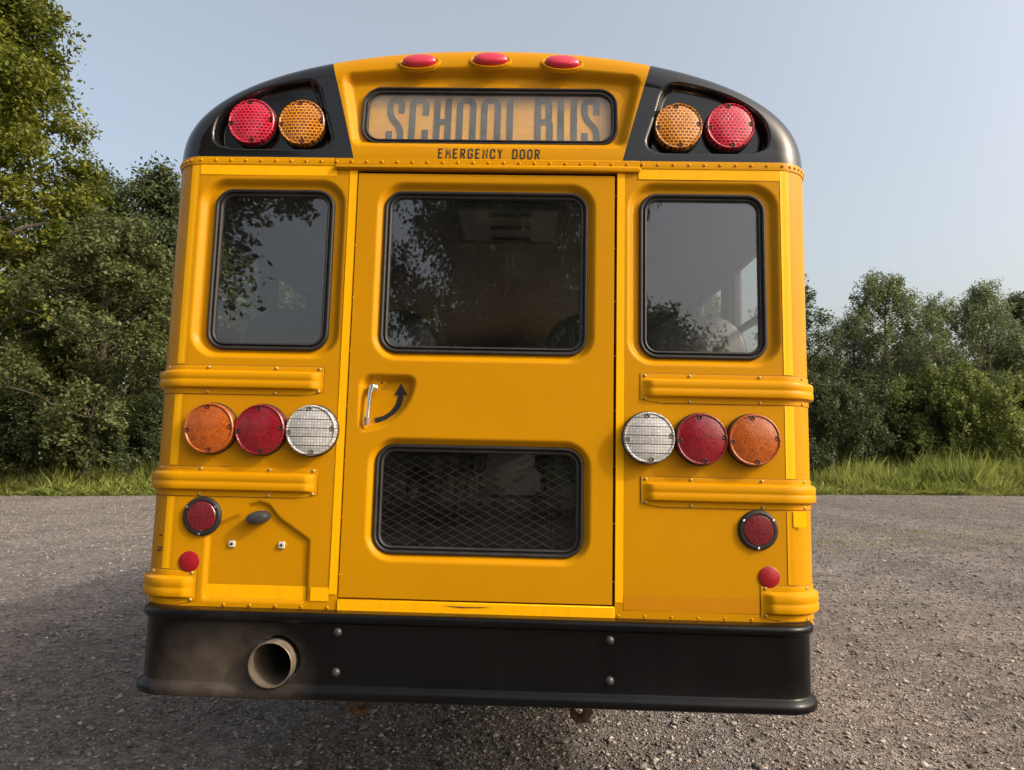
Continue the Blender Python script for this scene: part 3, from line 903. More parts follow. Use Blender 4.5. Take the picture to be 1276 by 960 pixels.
# emergency door
door_x = np.linspace(-0.4825, 0.4785, 193); door_z = np.arange(0.953, 2.511, 0.005)
PIV = (-0.397, 1.700)
def door_y(X, Z):
    Y = recess(X, Z, 'door') + recess(X, Z, 'low')
    box = sd_rr(X, Z, -0.446, -0.229, 1.528, 1.750, 0.045)
    cir = np.hypot(X - (PIV[0] - 0.035), Z - (PIV[1] + 0.03)) - 0.198
    sd = np.maximum(box, cir)
    Y = Y + 0.032 * sstep(-sd / 0.034)
    return Y + 0.0012 * np.sin(4.2 * X + 1) * np.sin(5.3 * Z)
xs = np.concatenate([[door_x[0]], door_x, [door_x[-1]]]); zs = np.concatenate([[door_z[0]], door_z, [door_z[-1]]])
X, Z = np.meshgrid(xs, zs)
Y = door_y(X, Z) - 0.001
Y[0, :] += .03; Y[-1, :] += .03; Y[1:-1, 0] += .03; Y[1:-1, -1] += .03
V, F = grid_mesh(X, Y, Z, keep_win(X, Z, 'door') & keep_win(X, Z, 'low'))
door = mk('emergency_door', V, F, YEL, bus)
# dark backing added behind the door gap to block light; yellow sill below
mb = MB()
mb.box(-0.53, -0.462, 0.034, 0.06, 0.93, 2.54); mb.box(0.462, 0.53, 0.034, 0.06, 0.93, 2.54)
mb.box(-0.462, 0.462, 0.034, 0.06, 2.495, 2.54); mb.box(-0.462, 0.462, 0.034, 0.06, 0.93, 0.97)
mb.build('door_gap_backing', GAP, bus)
MB().box(-0.4865, 0.4865, -0.004, 0.03, 0.89, 0.9465, 0.003).build('door_sill', TAPE, bus)
for sx in (-1, 1):                      # edge bolts and hinge knuckles in the door gap
    mb = MB()
    for k in range(8):
        mb.dome((sx * 0.483, 0.004, 1.03 + k * 0.2), 0.0052, 0.006, 6)
    mb.build('hinge_knuckles', YEL2 if sx < 0 else DKSTEEL, door, kind='stuff')

def sweep_ring(name, key_or_rect, prof, mat, parent, yfun):
    P = rr_path(*key_or_rect, n=10)
    n, m = len(P), len(prof)
    V = []; F = []
    for (x, z, nx, nz) in P:
        for u, y in prof:
            V.append((x + nx * u, yfun(x + nx * u, z + nz * u) + y, z + nz * u))
    for i in range(n):
        for j in range(m):
            F.append((i * m + j, ((i + 1) % n) * m + j, ((i + 1) % n) * m + (j + 1) % m, i * m + (j + 1) % m))
    o = MB(); o.add(V, F)
    return o.build(name, mat, parent, sharp=50)
GPROF = [(-0.0150, 0.010), (-0.0150, -0.001), (-0.0125, -0.006), (-0.0085, -0.0075), (-0.0055, -0.0045), (-0.0040, -0.0005), (-0.0015, -0.0005), (0.0000, -0.0060), (0.0035, -0.0110), (0.0080, -0.0120), (0.0125, -0.0090), (0.0145, -0.0030), (0.0145, 0.004), (0.0, 0.010)]
def window(parent, key, gmat, gname='window_glass'):
    r = WIN[key][1]
    yb = lambda x, z: DR
    sweep_ring('window_gasket', r, GPROF, RUB, parent, yb)
    # a slim joint in the rubber at top middle
    pts = rr_path(r[0], r[1], r[2], r[3], r[4], 8)
    mb = MB(); mb.prism([(p[0] - p[2] * .002, p[1] - p[3] * .002) for p in pts], DR + 0.003, DR + 0.008)
    return mb.build(gname, gmat, parent, smooth=False)
window(pl, 'left', GLASS); window(pr, 'right', GLASS); window(door, 'door', GLASS); window(door, 'low', GLASS_LOW)
# expanded metal guard behind the lower door window
mb = MB()
x0, x1, z0, z1 = -0.37, 0.37, 1.11, 1.49
dx, dz = 0.0585, 0.0300
for sgn in (1, -1):
    k0 = -60
    for k in range(-60, 60):
        # line z = zc + sgn*(dz/dx)*(x), stepping dz
        zc = 1.30 + k * dz
        sl = sgn * dz / dx
        pts = []
        for xx, zz in ((x0, zc + sl * x0), (x1, zc + sl * x1)):
            pts.append((xx, zz))
        (xa, za), (xb, zb) = pts
        def clipz(xa, za, xb, zb):
            t0, t1 = 0.0, 1.0
            d = zb - za
            for lim, s_ in ((z0, 1), (z1, -1)):
                fa, fb = s_ * (za - lim), s_ * (zb - lim)
                if fa < 0 and fb < 0: return None
                if fa < 0: t0 = max(t0, fa / (fa - fb))
                if fb < 0: t1 = min(t1, fa / (fa - fb))
            if t1 - t0 < 1e-3: return None
            return xa + (xb - xa) * t0, za + d * t0, xa + (xb - xa) * t1, za + d * t1
        q = clipz(xa, za, xb, zb)
        if q:
            mb.tube([(q[0], 0.055 + .001 * sgn, q[1]), (q[2], 0.055 + .001 * sgn, q[3])], 0.0017, 4)
mb.build('expanded_metal_guard', GRILLE, door)

# door handle, its plate and the painted arrow
fl = 0.031
mb = MB(); mb.prism([(PIV[0] - 0.022, PIV[1] + 0.030), (PIV[0] - 0.022, PIV[1] - 0.035), (PIV[0] - .004, PIV[1] - 0.040), (PIV[0] + 0.046, PIV[1] + 0.014), (PIV[0] + 0.046, PIV[1] + 0.030)], fl - 0.004, fl + 0.002, 0.001)
hp = mb.build('handle_plate', YEL2, door)
mb = MB()
mb.lathe((PIV[0], fl, PIV[1]), [(0.0, -0.034), (0.008, -0.034), (0.012, -0.030), (0.012, -0.006), (0.015, -0.004), (0.015, 0.0)], 18)
mb.tube([(PIV[0] + .002, fl - 0.026, PIV[1] + .004), (PIV[0] - .005, fl - 0.030, PIV[1] - .02), (PIV[0] - .008, fl - 0.032, PIV[1] - .06), (PIV[0] - .010, fl - 0.032, PIV[1] - .10), (PIV[0] - .012, fl - 0.033, PIV[1] - .134)], [.0105, .0095, .0075, .0078, .0085], 12)
mb.build('door_handle', CHROME, door)
MB().tube([(PIV[0] - .0114, fl - 0.033, PIV[1] - .112), (PIV[0] - .0122, fl - 0.033, PIV[1] - .141)], [.0108, .0100], 12).build('handle_grip', plain('worn_grip', (0.20, 0.15, 0.14), 0.5), door)
MB().lathe((PIV[0] + .030, fl - .003, PIV[1] + .018), [(0, -.003), (.003, -.0025), (.004, 0)], 8).build('plate_screw', DKSTEEL, door)
V = []; F = []
cx, cz, rA, sw = PIV[0] + 0.004, PIV[1] - 0.022, 0.098, 0.0095
na = 20
for i in range(na + 1):
    a = R_(-86 + 84 * i / na)
    for rr in (rA - sw, rA + sw):
        V.append((cx + rr * math.cos(a), fl - 0.0032, cz + rr * math.sin(a)))
for i in range(na):
    F.append((2 * i, 2 * i + 1, 2 * i + 3, 2 * i + 2))
b0 = len(V)
V += [(cx + rA - 0.0235, fl - 0.0034, cz - 0.004), (cx + rA + 0.0235, fl - 0.0034, cz - 0.002), (cx + rA - 0.001, fl - 0.0034, cz + 0.038)]
F.append((b0, b0 + 1, b0 + 2))
mk('arrow_decal', V, F, INK, door, smooth=False)

# roof cap: one structured sheet in three painted pieces
NE, ME = 2.15, 2.4
def arch_pts(n, w=W, h=HC, z0=Z0):
    a = np.linspace(0, PI, n)
    c, q = np.cos(a), np.sin(a)
    return np.sign(c) * w * np.abs(c) ** (2 / NE), z0 + h * np.abs(q) ** (2 / ME)
def zarch(x):
    return Z0 + HC * np.clip(1 - np.abs(x / W) ** NE, 0, 1) ** (1 / ME)
AX, AZ = arch_pts(1400)
AX = np.concatenate([[W] * 30, AX, [-W] * 30]); AZ = np.concatenate([np.linspace(Z0 - .3, Z0, 30), AZ, np.linspace(Z0, Z0 - .3, 30)])
def arch_dist(X, Z):
    sh = X.shape; x = X.ravel(); z = Z.ravel(); d = np.empty(len(x))
    for i in range(0, len(x), 4000):
        d[i:i + 4000] = np.sqrt(((x[i:i + 4000, None] - AX[None]) ** 2 + (z[i:i + 4000, None] - AZ[None]) ** 2).min(1))
    return d.reshape(sh)
LEAN = 0.10
SIGNREC = [(-0.535, 2.895), (-0.3, 2.915), (0, 2.922), (0.3, 2.915), (0.54, 2.895), (0.488, 2.660), (-0.485, 2.660)]
def chaikin(P, n=3, k=0.25):
    for _ in range(n):
        Q = []
        for i in range(len(P)):
            a, b = np.array(P[i - 1]), np.array(P[i])
            Q += [tuple(a + (b - a) * k), tuple(a + (b - a) * (1 - k))]
        P = Q
    return P
POCKET = chaikin([(-0.578, 2.600), (-0.625, 2.75), (-0.668, 2.912), (-0.80, 2.890), (-0.93, 2.850), (-1.035, 2.775), (-1.065, 2.69), (-1.045, 2.600), (-0.80, 2.600)])
SIGNW = (-0.4815, 0.4815, 2.652, 2.872, 0.062)
FLOORP = 0.066
def lean_y(Z): return LEAN * np.maximum(Z - Z0, 0)
def cap_y(X, Z, pockets=True):
    d = np.clip(arch_dist(X, Z), 0, RC)
    Y = RC - np.sqrt(np.maximum(RC ** 2 - (RC - d) ** 2, 0))
    Y = Y + lean_y(Z) * np.clip((Z - Z0) / .05, 0, 1) * np.clip(d / RC, 0, 1)
    if pockets:
        sd = sd_poly(X, Z, SIGNREC) - 0.042
        Y = Y + 0.030 * sstep(-sd / 0.040)
        sd = sd_poly(-np.abs(X), Z, POCKET)
        k = sstep(-sd / 0.022)
        Y = Y * (1 - k) + np.maximum(FLOORP, Y) * k
    return Y
def cap_piece(xb0, xb1, xt0, xt1, nc, name, mat, dense_l=False, dense_r=False):
    c = np.linspace(0, 1, nc)
    if dense_l: c = 1 - np.cos(c * PI / 2)
    if dense_r: c = np.sin(c * PI / 2)
    t = np.linspace(0, 1, 110); t = t * 0.55 + 0.45 * np.sin(t * PI / 2)
    C_, T_ = np.meshgrid(c, t)
    Xb = xb0 + (xb1 - xb0) * C_; Xt = xt0 + (xt1 - xt0) * C_
    X = Xb + (Xt - Xb) * T_
    Zt = zarch(X)
    Z = Z0 + (Zt - Z0) * T_
    Y = cap_y(X, Z)
    keep = np.ones(X.shape, bool)
    if name == 'roof_cap':
        keep = sd_rr(X, Z, *SIGNW) > 0
    V, F = grid_mesh(X, Y, Z, keep)
    return mk(name, V, F, mat, bus, sharp=60)
XB, XT = 0.506, 0.628
cap_c = cap_piece(-XB, XB, -XT, XT, 260, 'roof_cap', YEL)
cap_l = cap_piece(-W, -XB, -W, -XT, 150, 'black_roof_corner', BLK, dense_l=True)
cap_r = cap_piece(XB, W, XT, W, 150, 'black_roof_corner', BLK, dense_r=True)
# roof skin, ceiling and sides
ax, az = arch_pts(81)
ys = np.array([RC, 0.6, 2, 4, LB])
X, Y = np.meshgrid(ax, ys); Z = np.repeat(az[None], len(ys), 0)
V, F = grid_mesh(X, Y, Z); mk('roof_skin', V, F, YEL, bus)
ix, iz = arch_pts(61, W - 0.05, HC - 0.05, Z0 - 0.02)
ys = np.array([0.17, 0.6, 2, 4, LB])
X, Y = np.meshgrid(ix, ys); Z = np.repeat(iz[None], len(ys), 0)
V, F = grid_mesh(X, Y, Z); ceil = mk('ceiling_lining', V, F, CEIL, bus)
mb = MB()
mb.box(-0.29, 0.33, 1.55, 2.15, 2.955, 2.985, 0.006)
h = mb.build('roof_hatch', plain('hatch_grey', (0.42, 0.44, 0.46), 0.5), ceil)
for q in ((-0.33, -0.291, 1.51, 2.19), (0.331, 0.37, 1.51, 2.19), (-0.2905, 0.3305, 1.51, 1.549), (-0.2905, 0.3305, 2.151, 2.19)): MB().box(*q, 2.950, 2.990, 0.004).build('hatch_rim', FRAMEM, h)
mb = MB()
for yy in (1.60, 1.83, 2.06): MB().box(-0.10, 0.16, yy, yy + .035, 2.935, 2.9545, 0.004).build('hatch_handle', FRAMEM, h)
def side_windows():
    wins = []; y = 0.30
    while y + 0.60 < LB - 0.2:
        wins.append((y, y + 0.585)); y += 0.735
    return wins
for side in (-1, 1):
    mb = MB()
    xo, xi = side * W, side * (W - 0.055)
    a, b = min(xo, xi), max(xo, xi)
    mb.box(a, b, RC + .0, LB, 0.60, 1.735); mb.box(a, b, RC, LB, 2.415, Z0)
    wins = side_windows(); prev = RC
    for (y0, y1) in wins + [(LB, LB)]:
        mb.box(a, b, prev, y0, 1.735, 2.415); prev = y1
    sw_ = mb.build('side_wall', YEL, bus, smooth=False)
    sw_.data.materials.append(CEIL)
    for p in sw_.data.polygons:
        if p.normal.x * side < 0.5: p.material_index = 1
    li = side * (W - 0.058)
    mb = MB()
    mb.box(min(li, li - side * .004), max(li, li - side * .004), 0.14, LB, 1.0, 1.73)
    mb.box(min(li, li - side * .004), max(li, li - side * .004), 0.14, LB, 2.42, 2.56)
    prev = 0.14
    for (y0, y1) in wins + [(LB, LB)]:
        mb.box(min(li, li - side * .004), max(li, li - side * .004), prev, y0 - .005, 1.7305, 2.4195); prev = y1 + .005
    mb.build('wall_lining', CEIL, sw_, smooth=False)
    xm = side * (W - 0.028)
    for (y0, y1) in wins:
        mb = MB()
        for (p, q, r, s_) in ((y0, y1, 1.735, 1.757), (y0, y1, 2.393, 2.415), (y0, y1, 2.085, 2.112)):
            mb.box(xm - .012, xm + .012, p + .0005, q - .0005, r + .0005, s_ - .0005)
        for (p, q) in ((y0, y0 + .018), (y1 - .018, y1)):
            mb.box(xm - .0115, xm + .0115, p + .0005, q - .0005, 1.7575, 2.3925)
        f = mb.build('side_window', FRAMEM, bus, smooth=False)
        MB().box(xm - .002, xm + .002, y0 + .017, y1 - .017, 1.756, 2.394).build('pane', GLASS_SIDE, f, smooth=False)
# floor, underbody, front end
MB().box(-W + .06, W - .06, 0.05, LB, 0.93, 1.0).build('cabin_floor', FLOORM, bus, smooth=False)
for xx in (-0.46, 0.38): MB().box(xx, xx + .08, 0.0, LB + 1.2, 0.62, 0.86).build('chassis_rail', UNDER, bus, smooth=False)
for yy in (0.6, 1.6, 4, 5.4): MB().box(-0.38, 0.38, yy, yy + .07, 0.68, 0.82).build('cross_member', UNDER, bus, smooth=False)
mb = MB()
mb.box(-W, W, LB + .001, LB + .06, 0.6, 1.75); mb.box(-W, -W + .12, LB + .001, LB + .06, 1.7505, 2.60); mb.box(W - .12, W, LB + .001, LB + .06, 1.7505, 2.60)
mb.box(-W + .1205, W - .1205, LB + .001, LB + .06, 2.48, 2.60)
mb.build('front_bulkhead', YEL, bus, smooth=False)
fx, fz = arch_pts(41)
mb = MB(); mb.prism(list(zip(fx, fz + .033)) , LB + .001, LB + .06); mb.build('front_roof_cap', YEL, bus)
mb = MB(); mb.prism([(x * .95, z - .004) for x, z in zip(fx, fz)], LB - .012, LB - .004); mb.box(-1.15, 1.15, LB - .012, LB - .004, 2.46, 2.56)
mb.box(-1.15, -1.08, LB - .012, LB - .004, 1.0, 2.4595); mb.box(1.08, 1.15, LB - .012, LB - .004, 1.0, 2.4595)
mb.build('front_lining', plain('charcoal_lining', (0.08, 0.08, 0.08), 0.6), bus, smooth=False)
MB().box(-W + .12, W - .12, LB + .02, LB + .03, 1.7505, 2.4795).build('windshield', GLASS_SIDE, bus, smooth=False)
MB().box(-0.85, 0.85, LB + .061, LB + 1.5, 0.75, 1.55, 0.14).build('hood', YEL, bus)
MB().box(-1.0, 1.0, LB - .35, LB - .002, 1.001, 1.70, 0.05).build('dashboard', plain('dash_grey', (0.16, 0.16, 0.16), 0.6), bus)
mb = MB()
a = np.linspace(0, 2 * PI, 25)
mb.tube([(-0.55 + .22 * math.cos(t), LB - .62 + .09 * math.sin(t), 1.82 + .19 * math.sin(t)) for t in a], 0.016, 8, cap=False)
mb.tube([(-.55, LB - .62, 1.82), (-.55, LB - .3, 1.6)], 0.03, 8)
mb.build('steering_wheel', FRAMEM, bus)
# bench seats
def rounded_back(xa, xb, za, zb, r, n=7):
    return [(xb, za), ] + [(xb - r + r * math.cos(t), zb - r + r * math.sin(t)) for t in np.linspace(0, PI / 2, n)] + [(xa + r + r * math.cos(t), zb - r + r * math.sin(t)) for t in np.linspace(PI / 2, PI, n)] + [(xa, za)]
row = 0
for yy in np.arange(0.52, LB - 1.6, 0.78):
    for side in (-1, 1):
        xa, xb = (0.235, 1.135) if side > 0 else (-1.135, -0.235)
        st = MB().box(xa + .02, xb - .02, yy + .105, yy + .50, 1.34, 1.47, 0.03).build('bench_seat', SEATM, bus)
        mb = MB(); mb.prism(rounded_back(xa, xb, 1.40, 2.105, 0.17), yy, yy + 0.10, 0.035); mb.build('backrest', SEATM, st, sharp=80)
        for xx in (xa + .08, xb - .08): MB().box(xx - .015, xx + .015, yy + .2, yy + .4, 1.0005, 1.34).build('seat_leg', FRAMEM, st, smooth=False)
# wheels
def wheel(x, y, wd):
    mb = MB(); r = 0.48
    mb.lathe((x, y, r), [(0.30, -wd / 2 + .03), (0.34, -wd / 2), (0.44, -wd / 2 + .01), (r, -wd / 2 + .05), (r, wd / 2 - .05), (0.44, wd / 2 - .01), (0.34, wd / 2), (0.30, wd / 2 - .03), (0.30, -wd / 2 + .03)], 36, 'x')
    w_ = mb.build('wheel', TYRE, bus)
    mb = MB(); mb.lathe((x, y, r), [(0.0, -.02), (0.14, -.02), (0.17, -wd / 2 + .06), (0.28, -wd / 2 + .05), (0.305, -wd / 2 + .035), (0.305, wd / 2 - .035), (0.28, wd / 2 - .05), (0.17, wd / 2 - .06), (0.14, .02), (0.0, .02)], 24, 'x')
    mb.build('rim', UNDER, w_)
for x in (-1.02, -0.74, 0.74, 1.02): wheel(x, 2.9, 0.25)
for x in (-0.98, 0.98): wheel(x, LB + 0.55, 0.27)
mb = MB(); mb.tube([(-0.95, 2.9, 0.48), (0.95, 2.9, 0.48)], 0.06, 10); mb.lathe((0, 2.9, 0.48), [(0.0, -.2), (.12, -.17), (.2, 0), (.12, .17), (0, .2)], 16, 'x'); mb.build('rear_axle', UNDER, bus)
mb = MB(); mb.tube([(-0.9, LB + .55, 0.48), (0.9, LB + .55, 0.48)], 0.05, 8); mb.build('front_axle', UNDER, bus)

# black gutters ending just round the corner
for side in (-1, 1):
    mb = MB()
    P = [(side * (W + .006), y, 2.632) for y in (0.17, 0.19, 0.24, 3, LB)]
    mb.tube(P, [0.010, 0.018, 0.020, 0.020, 0.020], 8)
    mb.build('roof_gutter', BLK, bus)

# riveted seam strip under the roof cap
for side in (-1, 1):
    P, s = plan(side, 0.575, 0.9, step=0.05)
    prof = [(0.0005, 2.536), (0.0035, 2.5375), (0.0040, 2.541), (0.0040, 2.563), (0.0030, 2.567), (0.0005, 2.568)]
    V = []; F = []
    for p in P:
        for o_, z in prof: V.append((p[0] + p[2] * o_, p[1] + p[3] * o_, z))
    m = len(prof)
    F = [(i * m + j, (i + 1) * m + j, (i + 1) * m + j + 1, i * m + j + 1) for i in range(len(P) - 1) for j in range(m - 1)]
    mb = MB(); mb.add(V, F); mb.build('seam_strip', YEL2, bus)
mb = MB()
mb.box(-0.574, 0.574, -0.0045, 0.02, 2.5425, 2.568, 0.003)
mb.box(-0.574, 0.574, -0.016, 0.02, 2.5215, 2.542, 0.006)
mb.build('drip_rail', YEL2, bus)
mb = MB()
for k in range(-19, 20):
    x = k * 0.0575 + 0.006
    mb.dome((x, -0.0045 if abs(x) < .575 else -0.004, 2.553), 0.0060, 0.0042, 8)
mb.build('seam_rivets', YEL2, bus, kind='stuff')
for side in (-1, 1):
    mb = MB()
    for i in range(2, 9):
        a = PI / 2 * i / 9
        nx, ny = math.sin(a), -math.cos(a)
        c = (side * (W - RC + (RC + .004) * nx), RC + (RC + .004) * ny, 2.553)
        mb2 = MB(); mb2.dome((0, 0, 0), 0.0060, 0.0042, 8)
        V = []
        for v in mb2.V:       # local -y is outwards
            V.append((c[0] + side * (nx * -v[1]) + side * (-ny) * v[0], c[1] + ny * -v[1] + nx * v[0], c[2] + v[2]))
        mb.add(V, mb2.F)
    mb.build('corner_rivets', YEL2, bus, kind='stuff')

# reflective tape strips that follow the panels
def tape_strip(side, xa, xb, za, zb, mat=TAPE, off=0.0016, name='reflective_tape'):
    """vertical or level strip lying on the rear panel from |x| = xa to xb (xb may pass round the corner)"""
    P, s = plan(side, xa, RC + .02, step=0.012)
    arc = xa + s
    tgt = np.linspace(xa, xb, max(2, int((xb - xa) / 0.01) + 1))
    V = []; F = []
    for a in tgt:
        v = [np.interp(a, arc, P[:, c]) for c in range(4)]
        l = math.hypot(v[2], v[3])
        for z in (za, zb):
            V.append((v[0] + v[2] / l * off, v[1] + v[3] / l * off, z))
    n = len(tgt)
    F = [(2 * i, 2 * i + 2, 2 * i + 3, 2 * i + 1) if side > 0 else (2 * i, 2 * i + 1, 2 * i + 3, 2 * i + 2) for i in range(n - 1)]
    return mk(name, V, F, mat, bus)
for side in (-1, 1):
    for (za, zb) in ((1.772, 2.537), (1.402, 1.660)):
        tape_strip(side, 1.088, 1.134, za, zb, off=0.0016)
    tape_strip(side, 0.566, 1.087, 2.497, 2.537)
    tape_strip(side, 0.4885, 0.516, 0.962, 2.520, off=0.0020)
tape_strip(-1, 1.088, 1.134, 1.036, 1.290)
tape_strip(1, 1.088, 1.134, 1.036, 1.290, mat=YEL2)
tape_strip(1, 1.155, 1.20, 1.235, 1.290, mat=YELPATCH)
tape_strip(-1, 0.592, 0.968, 0.938, 0.985, off=-0.0095)
tape_strip(-1, 0.517, 0.582, 0.938, 0.985)
tape_strip(1, 0.518, 0.985, 0.936, 0.988, mat=ORTAPE)
# seam rivets along the bottom of the panels
for side, xs_ in ((-1, np.arange(0.52, 0.98, 0.092)), (1, np.arange(0.50, 0.99, 0.092))):
    mb = MB()
    for x in xs_:
        rec = 0.0 if side > 0 or x > 0.97 or x < .59 else 0.0
        mb.dome((side * x, 0.0, 0.917), 0.0050, 0.0038, 8)
    mb.build('panel_rivets', YEL2, bus, kind='stuff')

# rub rails
def rub_rail(side, x_in, zt, zb, y_end):
    P, s = plan(side, x_in, y_end, step=0.008)
    h = zt - zb
    zz = lambda f: zb + f * h
    prof = [(0.0004, 0.0), (0.0022, 0.01), (0.0026, 0.03), (0.0028, 0.17), (0.0048, 0.19), (0.0128, 0.215), (0.0180, 0.245), (0.0200, 0.30), (0.0202, 0.44), (0.0182, 0.475), (0.0182, 0.525), (0.0202, 0.56), (0.0200, 0.70), (0.0180, 0.755), (0.0128, 0.785), (0.0048, 0.81), (0.0028, 0.83), (0.0026, 0.97), (0.0022, 0.99), (0.0004, 1.0)]
    V = []; F = []; m = len(prof)
    for p, q in zip(P, s):
        tp = float(sstep((q - 0.006) / 0.038)) ** .8
        chop = 0.14 * max(0, 1 - q / 0.07)
        for o_, f in prof:
            o2 = min(o_, 0.0026) + max(0, o_ - 0.0026) * tp
            f2 = max(f, chop * 0.9) if f < 0.3 else f
            V.append((p[0] + p[2] * o2, p[1] + p[3] * o2, zz(f2)))
    F = [(i * m + j, (i + 1) * m + j, (i + 1) * m + j + 1, i * m + j + 1) for i in range(len(P) - 1) for j in range(m - 1)]
    F.append(tuple(range(m))); F.append(tuple((len(P) - 1) * m + j for j in range(m)))
    mb = MB(); mb.add(V, F)
    r = mb.build('rub_rail', YEL2, bus, sharp=32)
    # thin line round the flange: sealant, its dark colour also painting the gap shadow
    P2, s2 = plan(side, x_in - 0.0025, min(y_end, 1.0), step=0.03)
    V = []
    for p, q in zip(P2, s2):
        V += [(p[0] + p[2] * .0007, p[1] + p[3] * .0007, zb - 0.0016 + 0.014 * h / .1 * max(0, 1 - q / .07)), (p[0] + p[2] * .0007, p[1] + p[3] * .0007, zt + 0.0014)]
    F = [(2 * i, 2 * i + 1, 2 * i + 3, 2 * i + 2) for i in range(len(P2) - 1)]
    mk('sealant_and_gap_shade', V, F, SEAL, r)
    mb = MB()
    for f in (0.07, 0.93):
        d = 0.014
        for q in ([0.016, 0.175, 0.425] if s[-1] > 1 and x_in < .8 else [0.016]):
            x = x_in + q
            if x < W - RC: mb.dome((side * x, -0.0026, zz(f if q > .05 or f > .5 else .16)), 0.0062, 0.0048, 8)
        a = R_(35)
        mb.dome((side * (W - RC + (RC + .002) * math.sin(a)), RC - (RC + .002) * math.cos(a), zz(f)), 0.0062, 0.0048, 8)
    mb.build('rail_screws', SCREWM, r, kind='stuff')
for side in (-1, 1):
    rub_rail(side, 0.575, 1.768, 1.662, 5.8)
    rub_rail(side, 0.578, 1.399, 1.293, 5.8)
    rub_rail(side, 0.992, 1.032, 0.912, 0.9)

# lamps
LPROF = [(0.0905, -0.010), (0.0905, -0.032), (0.0895, -0.037), (0.0865, -0.0395), (0.0835, -0.0385), (0.0815, -0.0355), (0.078, -0.0365), (0.06, -0.0405), (0.035, -0.0435), (0.012, -0.0445), (0.0, -0.0446)]
def big_lamp(name, x, z, y, mat, screw_mat=DKSTEEL, R=0.0915):
    k = R / 0.0915
    mb = MB()
    mb.lathe((0, 0, 0), [(0.094 * k, 0.002), (0.0945 * k, -0.004), (0.0940 * k, -0.0115), (0.0915 * k, -0.0135), (0.089 * k, -0.0135)], 48)
    b = mb.build(name, RUB, bus)
    b.location = (x, y, z)
    mb = MB(); mb.lathe((0, 0, 0), [(r * k, h_) for r, h_ in LPROF], 56)
    mb.build('lens', mat, b, sharp=30)
    for i in range(4):
        a = PI / 2 * i + 0.10
        c = (0.077 * k * math.cos(a), -0.036, 0.077 * k * math.sin(a))
        mb = MB()
        mb.lathe(c, [(0.0095, -0.0005), (0.0092, -0.0038), (0.0068, -0.0044), (0.0058, -0.0018), (0.0028, -0.0012), (0.0, -0.0012)], 10)
        mb.build('screw', screw_mat, b)
    return b
SC_RED = plain('dark_red_screw_well', (0.045, 0.004, 0.006), 0.5)
SC_AMB = plain('dark_amber_screw_well', (0.11, 0.020, 0.004), 0.5)
SC_CLR = plain('grey_screw_well', (0.13, 0.13, 0.125), 0.5)
for sx in (-1, 1):
    tag(big_lamp('warning_lamp', sx * 0.918, 2.724, FLOORP - 0.004, L_RED_B, SC_RED, 0.0915), 'red flashing warning lamp, outer one of its pair')
    tag(big_lamp('warning_lamp', sx * 0.722, 2.722, FLOORP - 0.004, L_AMB_B, SC_AMB, 0.0915), 'amber flashing warning lamp, inner one of its pair')
    big_lamp('turn_signal_lamp', sx * 0.970, 1.536, 0, L_AMB, SC_AMB)
    big_lamp('brake_lamp', sx * 0.786, 1.535, 0, L_RED, SC_RED)
    big_lamp('reversing_lamp', sx * 0.6015, 1.536, 0, L_CLR, SC_CLR)
    # round tail lamp in a rubber grommet
    mb = MB(); mb.lathe((0, 0, 0), [(0.0700, 0.002), (0.0700, -0.004), (0.0675, -0.009), (0.0630, -0.0115), (0.0560, -0.0120), (0.0530, -0.0105), (0.0520, -0.006)], 48)
    tl = mb.build('tail_lamp', RUB, bus); tl.location = (sx * 0.986, 0, 1.222)
    mb = MB(); mb.lathe((0, 0, 0), [(0.0525, -0.004), (0.0525, -0.012), (0.050, -0.0145), (0.03, -0.0165), (0.0, -0.0172)], 40); mb.build('lens', L_TAIL, tl)
    for a in (R_(35), R_(148), R_(268)):
        mb = MB(); mb.lathe((0.0615 * math.cos(a), -0.0112, 0.0615 * math.sin(a)), [(0.0048, 0), (0.0044, -0.003), (0.002, -0.0038), (0, -0.0030)], 10); mb.build('screw', CHROME, tl)
    mb = MB(); mb.lathe((0, 0, 0), [(0.0365, 0.0), (0.0365, -0.0035), (0.0345, -0.0048), (0.0, -0.0052)], 40)
    rf = mb.build('reflector', REFL, bus); rf.location = (sx * 1.022, 0, 1.062)
# three clearance lamps set into the roof edge
for x in (-0.277, 0.0, 0.2775):
    zc = 2.975 + (0.010 if abs(x) < .1 else 0.0)
    yc = float(cap_y(np.array([[x]]), np.array([[zc]]), False)[0, 0])
    tilt = R_(-24)
    V = []; F = []; n = 28
    def oval(sxr, szr, prof, mat, name, parent):
        mb = MB(); V = []; F = []
        for f, h_ in prof:
            for i in range(n):
                a = 2 * PI * i / n
                V.append((sxr * f * math.cos(a), h_, szr * f * math.sin(a)))
        m = len(prof)
        F = [(j * n + i, j * n + (i + 1) % n, (j + 1) * n + (i + 1) % n, (j + 1) * n + i) for j in range(m - 1) for i in range(n)]
        F.append(tuple((m - 1) * n + i for i in range(n)))
        mb.add(V, F)
        return mb.build(name, mat, parent)
    b = oval(0.083, 0.043, [(0.99, 0.014), (1.0, -0.001), (0.97, -0.0045), (0.90, -0.0045), (0.84, 0.0005)], YEL2, 'clearance_lamp', bus)
    b.location = (x, yc, zc); b.rotation_euler = (tilt, R_(x * 10), 0)
    oval(0.066, 0.031, [(1.0, 0.010), (1.0, -0.008), (0.96, -0.014), (0.85, -0.0185), (0.5, -0.0225), (0.15, -0.0235)], L_CLEAR_RED, 'lens', b)
    for sx in (-1, 1):
        mb = MB(); mb.dome((sx * 0.054, -0.015, 0), 0.0040, 0.003, 8); mb.build('screw', SC_RED, b)

